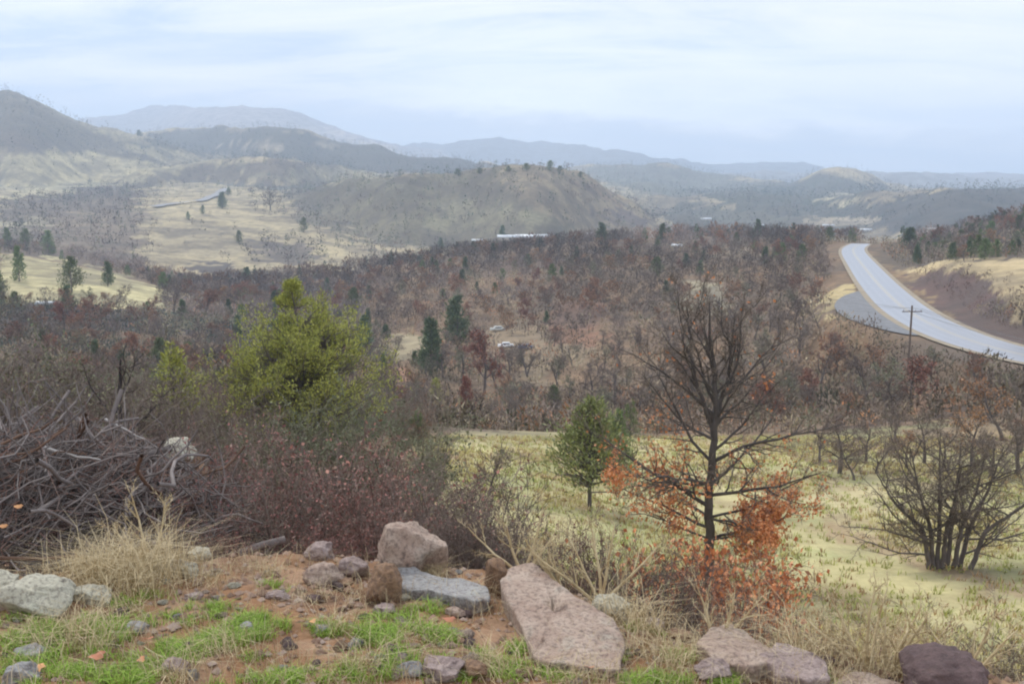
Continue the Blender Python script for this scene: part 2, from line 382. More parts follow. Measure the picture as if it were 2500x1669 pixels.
# ------------------------------------------------------------------ ground cover
C = lambda *a: np.array(a, float)
SOIL = C(.25, .14, .075); MEAD = C(.50, .45, .235); TAN = C(.40, .33, .20); LITTER = C(.235, .16, .10); SCRUB = C(.10, .085, .08)
LAVA = C(.055, .047, .055); OLIVE = C(.14, .14, .085); GRASS = C(.42, .35, .22); FOREST = C(.07, .08, .07); RUST = C(.30, .15, .08)
COVER = [ # polygon in the 2349 copy, colour, blend, Y range
 # left hill
 ([(-300,190),(0,195),(110,235),(240,300),(380,345),(420,365),(300,372),(200,352),(60,350),(-300,345)], C(.085,.08,.07), .8, 900, 2100),
 ([(60,205),(170,262),(330,320),(560,372),(520,388),(380,372),(220,305),(120,262)], C(.37,.33,.20), .6, 900, 2100),
 ([(-200,280),(0,290),(110,330),(140,400),(60,390),(-200,380)], C(.15,.12,.10), .6, 900, 2100),
 ([(0,355),(220,350),(380,372),(420,400),(330,432),(150,440),(0,440)], C(.47,.42,.24), .6, 700, 2100),
 ([(0,425),(200,420),(400,395),(390,412),(180,445),(0,460)], C(.44,.40,.25), .6, 500, 1500),
 # middle band of scrub and the clearing in it
 ([(0,455),(150,450),(300,415),(400,395),(560,362),(740,368),(900,398),(1000,420),(960,470),(700,430),(560,415),(420,415),(330,440),(330,470),(160,490),(0,500)], C(.12,.10,.09), .8, 500, 1400),
 ([(560,395),(700,395),(760,378),(860,388),(925,415),(900,430),(760,415),(640,420)], C(.40,.36,.23), .8, 500, 1400),
 # middle-left grassland with the lane
 ([(320,430),(420,415),(560,425),(640,440),(660,500),(800,560),(830,600),(800,630),(640,640),(440,640),(330,620),(310,570),(330,520),(340,480)], C(.48,.405,.245), .75, 400, 1100),
 ([(400,510),(520,530),(620,560),(620,600),(450,585),(350,560)], C(.23,.20,.15), .45, 400, 1100),
 ([(590,560),(650,545),(730,565),(735,600),(690,612),(610,595)], LAVA * 1.6, .75, 350, 1000),
 ([(430,606),(530,604),(545,622),(530,632),(430,630)], LAVA * 1.2, .9, 350, 1000),
 ([(380,640),(480,640),(620,648),(780,635),(800,655),(700,668),(600,668),(470,665),(380,655)], LAVA * 1.3, .8, 250, 1000),
 ([(0,500),(160,485),(320,470),(320,600),(280,640),(150,640),(60,600),(0,560)], C(.17,.135,.11), .65, 350, 1100),
 ([(0,505),(120,495),(90,520),(0,530)], C(.42,.39,.26), .7, 350, 1100),
 # grassy knoll at left
 ([(-300,565),(-100,570),(0,580),(120,592),(240,620),(330,645),(372,665),(366,700),(250,706),(140,702),(40,690),(-300,690)], C(.50,.45,.25), .9, 190, 420),
 ([(150,655),(370,650),(366,700),(230,700)], C(.62,.56,.30), .6, 190, 420),
 ([(-300,690),(40,690),(140,702),(250,708),(380,712),(560,740),(620,760),(560,790),(300,760),(0,750),(-300,750)], LAVA * 1.2, .8, 90, 330),
 ([(380,712),(470,705),(560,725),(500,760),(400,750)], C(.14,.135,.08), .7, 90, 330),
 ([(380,655),(600,668),(800,655),(880,700),(900,780),(700,820),(560,740),(380,712)], C(.13,.10,.095), .8, 120, 420),
 # centre hill
 ([(640,430),(900,398),(1150,385),(1330,420),(1330,545),(1100,560),(860,560),(680,500)], C(.13,.125,.09), .75, 480, 1100),
 ([(1120,400),(1280,388),(1340,405),(1400,432),(1460,472),(1510,515),(1540,535),(1400,540),(1270,500),(1180,440)], C(.30,.245,.165), .8, 480, 1100),
 ([(1380,480),(1420,483),(1490,508),(1480,522),(1420,505)], LAVA * 2, .7, 480, 1100),
 ([(1290,395),(1400,430),(1460,475),(1430,480),(1340,430)], C(.19,.13,.10), .5, 480, 1100),
 ([(980,470),(1150,450),(1290,500),(1180,540),(1010,540)], C(.27,.25,.165), .6, 480, 1100),
 # far hills and valley floor
 ([(1300,380),(1530,372),(1700,405),(1850,440),(1800,470),(1540,520),(1480,480),(1400,420)], C(.13,.15,.13), .8, 1400, 2900),
 ([(1380,440),(1440,436),(1540,452),(1600,474),(1560,480),(1480,474)], C(.42,.36,.24), .8, 1400, 2900),
 ([(1620,440),(1800,425),(1900,400),(2000,415),(2060,440),(2000,470),(1700,480)], C(.055,.07,.06), .9, 1100, 2900),
 ([(1890,455),(1960,448),(2040,455),(2000,466),(1910,470)], C(.52,.46,.30), .9, 1100, 2900),
 ([(1800,490),(2000,462),(2200,428),(2349,422),(2600,410),(2600,540),(2100,540),(1950,520)], C(.05,.055,.055), .95, 800, 1900),
 ([(1540,470),(2000,470),(2000,520),(1900,545),(1540,560)], C(.07,.08,.07), .85, 900, 2900),
 ([(1820,498),(1980,500),(2030,508),(1960,522),(1840,508)], C(.50,.42,.30), .8, 700, 2900),
 ([(330,300),(640,290),(1000,355),(1200,378),(1150,400),(900,400),(560,365),(330,340)], C(.07,.075,.07), .9, 1300, 2300),
 ([(540,330),(600,322),(660,330),(640,340),(560,338)], C(.45,.38,.27), .7, 1300, 2300),
 ([(700,318),(800,330),(780,342),(690,332)], C(.45,.38,.27), .5, 1300, 2300),
 ([(740,275),(860,320),(1100,356),(1300,380),(1300,410),(1000,360),(840,330),(760,300)], C(.60,.50,.40), .8, 1900, 3700),
 # the wooded slope opposite
 ([(880,600),(1330,548),(1900,552),(1930,640),(1900,700),(2080,790),(2400,860),(2400,1000),(1500,1010),(900,1000),(760,760)], LITTER, .85, 58, 430),
 ([(1570,640),(1650,650),(1700,700),(1620,720),(1570,680)], C(.42,.38,.25), .8, 58, 430),
 ([(1600,560),(1720,575),(1780,600),(1700,605),(1620,585)], C(.38,.32,.24), .6, 58, 430),
 ([(1140,740),(1250,735),(1300,760),(1330,800),(1260,860),(1200,880),(1200,820),(1120,780)], C(.30,.245,.165), .6, 58, 430),
 ([(870,770),(950,775),(985,800),(970,830),(900,815),(870,795)], C(.38,.33,.21), .8, 58, 430),
 ([(880,840),(960,850),(940,900),(860,890)], C(.36,.20,.13), .7, 58, 430),
 ([(2050,890),(2180,880),(2210,915),(2110,945),(2030,940)], C(.38,.20,.10), .85, 58, 430),
 ([(1900,980),(2100,950),(2240,920),(2240,936),(2100,968),(1960,996)], C(.07,.045,.04), .9, 55, 430),
 ([(1260,700),(1380,690),(1400,780),(1330,800),(1270,760)], C(.30,.16,.11), .6, 58, 430),
 ([(1880,670),(1960,655),(1990,670),(1930,700),(1915,735),(1880,720)], C(.52,.42,.22), .9, 58, 330),
 ([(1990,985),(2100,960),(2500,940),(2500,1010),(2300,1020),(2100,1010),(2000,1040)], C(.24,.165,.11), .8, 40, 75),
 # road verges, cut bank and the knoll beyond the road
 ([(1990,585),(2050,628),(2110,690),(2200,745),(2349,795),(2500,820),(2500,770),(2300,735),(2200,700),(2120,650),(2060,600)], C(.30,.22,.13), .9, 58, 430),
 ([(2080,640),(2150,620),(2290,640),(2320,730),(2500,800),(2500,830),(2349,790),(2200,735),(2110,680)], C(.13,.085,.08), .9, 58, 430),
 ([(2040,625),(2130,603),(2250,594),(2500,590),(2500,800),(2330,730),(2290,645),(2200,618),(2120,630)], C(.55,.44,.25), .9, 58, 330),
 ([(2005,570),(2100,520),(2349,480),(2500,480),(2500,590),(2240,594),(2120,604),(2040,622)], C(.12,.10,.08), .8, 150, 430),
 # meadow
 ([(940,1010),(1060,988),(1260,985),(1500,1000),(1660,1005),(1780,1030),(1890,1070),(1990,1090),(1960,1060),(2000,985),(2500,960),(2500,1800),(1560,1800),(960,1300),(900,1100)], MEAD, .95, 9.5, 62),
 ([(1990,990),(2100,965),(2500,945),(2500,1020),(2300,1035),(2100,1020),(2000,1050)], C(.24,.165,.11), .8, 36, 75),
 ([(940,1030),(1000,1025),(1060,1040),(1040,1056),(960,1050)], C(.28,.19,.14), .7, 9.5, 62),
 ([(1180,1040),(1300,1045),(1400,1060),(1380,1072),(1200,1060)], C(.24,.16,.12), .7, 9.5, 62),
 ([(1900,1080),(2000,1100),(2060,1180),(1900,1200),(1840,1140)], C(.42,.36,.22), .5, 9.5, 62),
 ([(1880,1180),(2060,1240),(2200,1290),(2500,1390),(2500,1440),(2200,1330),(2030,1270),(1900,1230)], C(.38,.27,.17), .7, 9.5, 62),
 ([(940,1000),(1260,983),(1300,990),(1100,1000),(960,1018)], C(.48,.40,.22), .6, 30, 70),
]
def cover(x, y, z, wh):
    u, v = project(x, y, z); u = u * K; v = v * K
    j = np.clip(12.0, 0, 99)
    s_ = x / np.maximum(y, 3); ly_ = np.log(np.maximum(y, 1)) * np.where(y > 430, 46.0, 16.0)
    wu = (fbm(s_ * 24, ly_, 5, .68) - .5) * 2.0; wv = (fbm(s_ * 26 + 40, ly_ + 7, 5, .68) - .5) * 1.4
    uj = u + wu * 90; vj = v + wv * 34
    col = np.tile(GRASS, (len(x), 1))
    def put(mask, c, a=1.0):
        mm = mask if mask.dtype != bool else mask.astype(float)
        col[:] = col * (1 - (mm * a)[:, None]) + np.asarray(c) * (mm * a)[:, None]
    n1 = sst(.42, .62, fbm(x / 22, y / 30, 4, .6)); n2 = sst(.45, .62, fbm(x / 5 + 9, y / 7, 4, .6)); n3 = sst(.42, .6, fbm(x / 90 + 9, y / 120, 5, .6))
    put((y < 62), LITTER * .9); put((y < 62) * n2, OLIVE, .5)
    put((y >= 58) & (y < 430), LITTER); put(((y >= 58) & (y < 430)) * n1, C(.22, .16, .11), .6); put(((y >= 58) & (y < 430)) * n2, C(.13, .11, .085), .5)
    put((y >= 430) & (y < 2400), GRASS); put(((y >= 430) & (y < 2400)) * n3, C(.13, .11, .095), .55)
    put((y >= 1000) & (wh < 0), C(.14, .15, .13)); put(((y >= 1000) & (wh < 0)) * n3, C(.36, .33, .25), .6)
    put(wh == 2, C(.30, .27, .27)); put((wh == 2) * sst(.4, .6, fbm(x / 400, y / 700, 4)), C(.5, .42, .36), .4); put(wh == 3, C(.20, .21, .23)); put(wh >= 10, C(.3, .3, .3))
    for P, c, a, y0, y1 in COVER:
        mk = (y >= y0) & (y <= y1); idx = np.nonzero(mk)[0]
        if not len(idx): continue
        sc_ = 1.0 if y1 > 62 else 0.6
        ins = inpoly(u[idx] + (uj - u)[idx] * sc_, v[idx] + (vj - v)[idx] * sc_, P)
        k = idx[ins]; col[k] = col[k] * (1 - a) + c * a
    # scattered scrub tone over all grassland
    sc2 = sst(.54, .62, fbm(s_ * 70, ly_ * 2.2 + 50, 5, .65)) * (y > 300) * (y < 3500)
    put(sc2, C(.12, .11, .095), .5)
    mb = ((y > 9.5) & (y < 62) & (u > 930)) * sst(.5, .68, fbm(x / 1.7 + 3, y / 2.8, 5, .62)); put(mb, C(.31, .235, .14), .6)
    mg = ((y > 9.5) & (y < 62) & (u > 930)) * sst(.5, .66, fbm(x / 3.1 + 31, y / 4.8, 5, .62)); put(mg, C(.34, .36, .165), .6)
    ms = (y < 9.5) * 1.0; put(ms, SOIL); put(ms * sst(.48, .65, fbm(x * 1.6, y * 1.6, 5, .6)), C(.15, .085, .055), .75); put(ms * sst(.5, .6, fbm(x * 6 + 5, y * 6, 3)), C(.36, .25, .17), .45)
    return col

# ------------------------------------------------------------------ ground sheets
def grid_faces(nr, nc):
    i = np.arange(nr - 1)[:, None] * nc + np.arange(nc - 1)[None]; i = i.ravel()
    return np.stack([i, i + 1, i + nc + 1, i + nc], 1)
nr, nc = 640, 520
r = np.exp(np.linspace(math.log(4.0), math.log(5110), nr)); yy = r - 10.0
sg = np.linspace(-.92, .92, nc)
X = (r[:, None] * sg[None]); Y = np.repeat(yy[:, None], nc, 1)
x, y = X.ravel(), Y.ravel(); z, wh = ground0(x, y, True)
col = cover(x, y, z, wh)
zl = z - 0.30 * (1 - sst(9.4, 10.4, y)) * (1 - sst(9.2, 10, np.abs(x)))
terrain = obj('terrain', mk_mesh('terrain', np.stack([x, y, zl], 1), grid_faces(nr, nc), M_land, True, col)); tag(terrain, kind='structure')
gx = np.arange(-10, 10.01, 0.055); gy = np.arange(-3, 10.51, 0.055)
X, Y = np.meshgrid(gx, gy); x, y = X.ravel(), Y.ravel(); z = ground(x, y)
edge = sst(9.3, 10, np.abs(x)) + sst(9.9, 10.5, y) + (1 - sst(-3, -2.4, y)); z2 = z - edge * 0.4
col = cover(x, y, z, np.full(len(x), -1))
bank = obj('ground', mk_mesh('ground', np.stack([x, y, z2], 1), grid_faces(len(gy), len(gx)), M_soil, True, col)); tag(bank, kind='structure')

# ------------------------------------------------------------------ road, centre lines, gravel lay-by, lane
def strip(name, P, half, zf, mat, off=0.0, parent=None, wid=None):
    P = np.asarray(P); T = unit(np.gradient(P, axis=0)); Nn = np.stack([-T[:, 1], T[:, 0]], 1)
    w = np.asarray(half if wid is None else wid).reshape(-1, 1)
    A = P + Nn * (off + w); B = P + Nn * (off - w)
    V = np.concatenate([A, B]); n = len(P); zz = zf(V[:, 0], V[:, 1])
    i = np.arange(n - 1); q = np.stack([i + n, i + n + 1, i + 1, i], 1)
    me = mk_mesh(name, np.column_stack([V, zz]), q, mat)
    return obj(name, me, parent)
def road_mat():
    m, nt, b = base_mat('wet_asphalt', 0.34, 0.6); t = N(nt, 'ShaderNodeTexCoord')
    f = NOISE(nt, t.outputs['Object'], 0.35, 6, 0.65); f2 = NOISE(nt, t.outputs['Object'], 9, 3)
    c = MIX(nt, f, (.25, .27, .305), (.38, .40, .445)); c = MIX(nt, M(nt, 'MULTIPLY', f2, .4), c, (.24, .24, .26))
    nt.links.new(c, b.inputs['Base Color']); nt.links.new(M(nt, 'MULTIPLY_ADD', f, .3, .18), b.inputs['Roughness'])
    return m
M_road = road_mat(); M_yel = solid('yellow_paint', (.52, .46, .33), .5); M_white = solid('white_paint', (.75, .75, .75), .5)
rz = lambda x, y: np.full(len(x), ROADZ + 0.05)
road = strip('road', CEN, 4.5, rz, M_road, wid=np.interp(np.arange(90), [0, 20, 89], [2.5, 2.9, 3.35])); tag(road, kind='structure')
for off, m_ in ((0.16, M_yel), (-0.16, M_yel)):
    s_ = strip('road_marking', CEN, 0.06, lambda x, y: np.full(len(x), ROADZ + 0.056), m_, off); tag(s_, kind='structure')
M_track = solid('worn_wheel_track', (.27, .285, .32), .30, .12, .5); M_edge = solid('road_shoulder', (.31, .26, .19), .9, .35, .8)
for off in (-2.6, -1.1, 1.1, 2.6): s_ = strip('wheel_track', CEN[4:], 0.33, lambda x, y: np.full(len(x), ROADZ + 0.053), M_track, off * .8); tag(s_, kind='structure')
sh = strip('road_shoulder', CEN, 5.2, lambda x, y: np.full(len(x), ROADZ + 0.042), M_edge, wid=np.interp(np.arange(90), [0, 20, 89], [3.2, 3.7, 4.3])); tag(sh, kind='structure')
M_grav = solid('gravel', (.19, .195, .205), .85, .45, 1.2)
pc = PULL.mean(0); th = np.linspace(0, 2 * math.pi, 49)[:-1]
PR = resamp(np.vstack([PULL, PULL[:1]]), 60)[:-1]
rings = np.concatenate([pc + (PR - pc) * k for k in (0.02, .35, .7, 1.0)]); n = len(PR)
q = [np.stack([np.arange(n) + k * n, (np.arange(n) + 1) % n + k * n, (np.arange(n) + 1) % n + (k + 1) * n, np.arange(n) + (k + 1) * n], 1) for k in range(3)]
lay = obj('gravel_pullout', mk_mesh('gravel_pullout', np.column_stack([rings, np.full(len(rings), ROADZ + 0.035)]), np.concatenate(q)[:, ::-1], M_grav)); tag(lay, kind='structure')
ln = hk([350, 400, 440, 475, 495, 510, 522], [476, 468, 464, 458, 449, 439, 434]); ln = ln[np.isfinite(ln[:, 0])]
lr = resamp(ln[:, :2], 60)
M_lane = solid('pale_asphalt', (.20, .205, .22), .6, .1)
lane = strip('lane', lr, 4.0, lambda x, y: ground(x, y) + 1.2, M_lane, wid=np.linspace(3.0, 4.2, 60)); tag(lane, kind='structure')

# ------------------------------------------------------------------ haze
hz = bpy.data.materials.new('haze'); hz.use_nodes = True; hn = hz.node_tree; hn.nodes.clear()
ho = N(hn, 'ShaderNodeOutputMaterial'); pv = N(hn, 'ShaderNodeVolumePrincipled')
pv.inputs['Color'].default_value = (.68, .82, 1.0, 1); pv.inputs['Density'].default_value = 3.5e-4; pv.inputs['Anisotropy'].default_value = 0.1
hn.links.new(pv.outputs[0], ho.inputs['Volume'])
x0, x1, y0, y1, z0, z1 = -5200, 5200, -30, 5150, -120, 350
V = np.array([[a, b_, c_] for a in (x0, x1) for b_ in (y0, y1) for c_ in (z0, z1)])
Q = np.array([[0, 1, 3, 2], [4, 6, 7, 5], [0, 4, 5, 1], [2, 3, 7, 6], [0, 2, 6, 4], [1, 5, 7, 3]])
hb = obj('haze', mk_mesh('haze', V, Q, hz)); tag(hb, kind='stuff')
# ------------------------------------------------------------------ plants
def nrm(a):
    l = math.sqrt(a[0] * a[0] + a[1] * a[1] + a[2] * a[2]) + 1e-9; return (a[0] / l, a[1] / l, a[2] / l)
def branch_dir(d, ang, R):
    a = (0, 0, 1) if abs(d[2]) < .9 else (1, 0, 0)
    e1 = nrm((d[1] * a[2] - d[2] * a[1], d[2] * a[0] - d[0] * a[2], d[0] * a[1] - d[1] * a[0]))
    e2 = (d[1] * e1[2] - d[2] * e1[1], d[2] * e1[0] - d[0] * e1[2], d[0] * e1[1] - d[1] * e1[0])
    t = R.uniform(0, 2 * math.pi); c, s = math.cos(ang), math.sin(ang); ct, st_ = math.cos(t), math.sin(t)
    return nrm(tuple(d[i] * c + (e1[i] * ct + e2[i] * st_) * s for i in range(3)))
def grow(R, p, d, Ln, r, lvl, P, out):
    n = P['n'][lvl]; st = Ln / n; mx = len(P['n']) - 1; w = P['wob'][lvl]; up = P['up'][lvl]; tp = P.get('tap', .75); last = lvl == mx
    for i in range(n):
        d = nrm((d[0] + R.gauss(0, w), d[1] + R.gauss(0, w), d[2] + R.gauss(0, w) + up))
        q = (p[0] + d[0] * st, p[1] + d[1] * st, p[2] + d[2] * st); f0 = i / n; f1 = (i + 1) / n
        ra = r * (1 - tp * f0); rb = max(r * (1 - tp * f1), P['rmin'])
        out.append((*p, *q, max(ra, P['rmin']), rb, lvl))
        if not last and f1 > P['start'][lvl]:
            k = P['kids'][lvl]; k = int(k) + (R.random() < k - int(k))
            for _ in range(k):
                grow(R, q, branch_dir(d, P['ang'][lvl] * R.uniform(.7, 1.25), R), Ln * P['ratio'][lvl] * R.uniform(.6, 1.1) * (1 - .45 * f1), rb * P.get('rr', .62), lvl + 1, P, out)
        p = q
    return out
def seg_arr(out): return np.array(out, float)
def ends(S, lv): E = S[S[:, 8] >= lv]; return E[:, 3:6], E[:, 3:6] - E[:, :3]
R_ = random.Random(5)
def bare_oak(seed, kids=1.0):
    R = random.Random(seed); out = []
    P = dict(n=[6, 5, 4, 3], wob=[.10, .20, .24, .26], up=[.05, .05, .06, .04], start=[.22, .15, .1], kids=[2.3 * kids, 1.4, 1.3], ratio=[.62, .55, .5], ang=[.9, .75, .7], rmin=.0022, tap=.8)
    grow(R, (0, 0, 0), (R.gauss(0, .05), R.gauss(0, .05), 1), .82, .028, 0, P, out)
    S = seg_arr(out); S[:, [2, 5]] = np.maximum(S[:, [2, 5]], 0.0); S[:, :6] *= 1.0 / max(S[:, 5].max(), .5)
    return S
def fuzz(S, n, ln, wd, g, spread=.02, lv=2):
    p, d = ends(S, lv); i = g.integers(0, len(p), n)
    return slivers(p[i] + g.normal(size=(n, 3)) * spread, d[i] * 6 / np.linalg.norm(d[i], axis=1, keepdims=True) + g.normal(size=(n, 3)) * 4, g.uniform(.5, 1, n) * ln, g.uniform(.6, 1.2, n) * wd, g)
def conifer(seed, n, slim=.32, leaf=.06, wd=.022, bush=0.0, base=.04, pw=.75):
    g = np.random.default_rng(seed); nb = max(12, n // 28); V = []; segs = []
    lob = g.uniform(.75, 1.15, 8)
    for k in range(nb):
        h = base + (1 - base - .03) * (k / nb) ** .9; az = g.uniform(0, 2 * math.pi)
        w = slim * ((1 - h) ** pw + .05) * g.uniform(.7, 1.15) * lob[int(az / 6.2832 * 8) % 8]
        if bush and h < .35: w *= .75 + h
        dr = np.array([math.cos(az), math.sin(az), g.uniform(.1, .7)]); m = 26 if n // nb < 26 else n // nb
        t = g.uniform(.15, 1, m) ** .7; P = np.array([0, 0, h]) + dr * (t * w)[:, None] + g.normal(size=(m, 3)) * (.02 + .10 * w)
        D = dr * .8 + g.normal(size=(m, 3)) * .6 + np.array([0, 0, .5])
        V.append((P, D)); segs.append((0, 0, h, *(np.array([0, 0, h]) + dr * w * .8), .008 * (1.2 - h), .002))
    P = np.concatenate([v[0] for v in V]); D = np.concatenate([v[1] for v in V]); P[:, 2] = np.clip(P[:, 2], .01, 1)
    LV, LF = diamonds(P, D, g.uniform(.6, 1.3, len(P)) * leaf, g.uniform(.6, 1.3, len(P)) * wd, g)
    segs += [(0, 0, z, 0, 0, z + .1, .02 * (1.05 - z), .02 * (.95 - z)) for z in np.arange(0, .9, .1)]
    return np.array(segs), LV, LF
BR = (.20, .15, .135); 
M_bark = bark('grey_brown_bark', (.06, .05, .047), (.19, .165, .155), 9)
M_twig = leafy('bare_twigs', [(.055, .045, .04), (.26, .205, .17), (.12, .095, .085), (.18, .14, .115)], patch=None)
M_twigr = leafy('reddish_twigs', [(.055, .035, .034), (.27, .15, .125), (.12, .075, .07), (.33, .25, .21)])
M_twigg = leafy('grey_green_twigs', [(.075, .075, .055), (.26, .26, .17), (.15, .155, .10), (.13, .115, .095)])
M_rust = leafy('rust_leaves', [(.26, .125, .065), (.40, .20, .10), (.22, .11, .065), (.46, .26, .15)])
M_red = leafy('red_brown_leaves', [(.27, .12, .075), (.37, .18, .115), (.20, .095, .065)])
M_orange = leafy('orange_oak_leaves', [(.56, .215, .08), (.68, .31, .14), (.46, .15, .055), (.74, .41, .24)], hue_obj=False)
M_con = leafy('conifer_foliage', [(.065, .10, .055), (.13, .175, .085), (.09, .135, .075), (.16, .195, .09)])
M_lime = leafy('bright_juniper_foliage', [(.22, .25, .06), (.42, .43, .095), (.31, .34, .085), (.50, .49, .13), (.15, .19, .06)], hue_obj=False, patch=None)
M_jun = leafy('juniper_foliage', [(.085, .13, .05), (.15, .20, .075), (.12, .17, .08), (.20, .24, .09)])
# shared meshes, one unit high
OAK = [bare_oak(s) for s in (1, 2, 3, 4, 5)]
OAKM = []; OAKT = []
for i, S in enumerate(OAK):
    g = np.random.default_rng(i); Sb = S[S[:, 8] <= 1]; St = S[S[:, 8] >= 2]; St = St[:2600]
    V, Q = tubes(Sb[:, :8], 5); OAKM.append(mk_mesh('oak_trunk', V, Q, M_bark, True))
    V, Q = tubes(St[:, :8], 3); V2, F2 = fuzz(S, 900, .075, .0085, g)
    OAKT.append((V, Q, V2, F2))
def twigmesh(i, mat, leafn=0, lmat=None, seed=0):
    V, Q, V2, F2 = OAKT[i]; parts = [V, V2]; Fs = [Q, F2 + len(V)]; 
    if leafn:
        g = np.random.default_rng(seed); p, d = ends(OAK[i], 2); k = g.integers(0, len(p), leafn)
        V3, F3 = diamonds(p[k] + g.normal(size=(leafn, 3)) * .02, g.normal(size=(leafn, 3)) + np.array([0, 0, -.4]), g.uniform(.5, 1.2, leafn) * .035, g.uniform(.5, 1.2, leafn) * .024, g)
        o = len(V) + len(V2); parts.append(V3); Fs.append(F3 + o)
    me = mk_mesh('oak_crown', np.concatenate(parts), Fs, mat)
    if leafn:
        me.materials.append(lmat); mi = np.zeros(len(me.polygons), np.int32); mi[-leafn:] = 1; me.polygons.foreach_set('material_index', mi)
    return me
CR_BARE = [twigmesh(i, M_twig) for i in range(5)]
CR_GREY = [twigmesh(i, M_twigg) for i in (1, 3)]
CR_RUST = [twigmesh(i, M_twig, 900, M_rust, 7 + i) for i in (0, 2, 4)]
CR_RED = [twigmesh(i, M_twigr, 1500, M_red, 17 + i) for i in (1, 3)]
def con_pair(args, fm):
    S, LV, LF = conifer(*args); V, Q = tubes(S, 4)
    return mk_mesh('conifer_trunk', V, Q, M_bark, True), mk_mesh('conifer_crown', LV, LF, fm)
CON = [con_pair((s, 2300, w, .065, .026, 0.0, .06), M_con) for s, w in ((1, .20), (2, .26), (3, .34))]
JUN = [con_pair((s, 2000, w, .06, .026, 1.0, .03), M_jun) for s, w in ((11, .42), (12, .50))]
REDC = con_pair((31, 1500, .32, .055, .024, 0.0, .05), M_red)
used_first = {}
def tree(name, label, x, y, h, trunk, crown, group=None, cat='tree', sx=1.0, z=None, tn='trunk', cn='crown'):
    zz = gz(x, y) - 0.02 * h if z is None else z
    e = empty(name, (x, y, zz), label, cat, group, rz=R_.uniform(0, 6.28), s=h); e.scale = (h * sx, h * sx, h)
    if trunk: obj(tn, trunk, e)
    if crown: obj(cn, crown, e)
    return e
def top_h(x, y, Vtop): return float(m_of_v(Vtop / K)) * y - gz(x, y)
def at(U, Y, V=None):
    """a point on the ground at depth Y under image column U"""
    s = (U / K - 512) / F; x = s * Y
    for _ in range(3):
        z = gz(x, Y); m = z / Y; b = (m * math.cos(TH) + math.sin(TH)) / (math.cos(TH) - m * math.sin(TH)); x = s * Y / (1 / (math.cos(TH) + b * math.sin(TH)))**-1 if False else s * Y / (math.cos(TH) + b * math.sin(TH))
    return x, Y

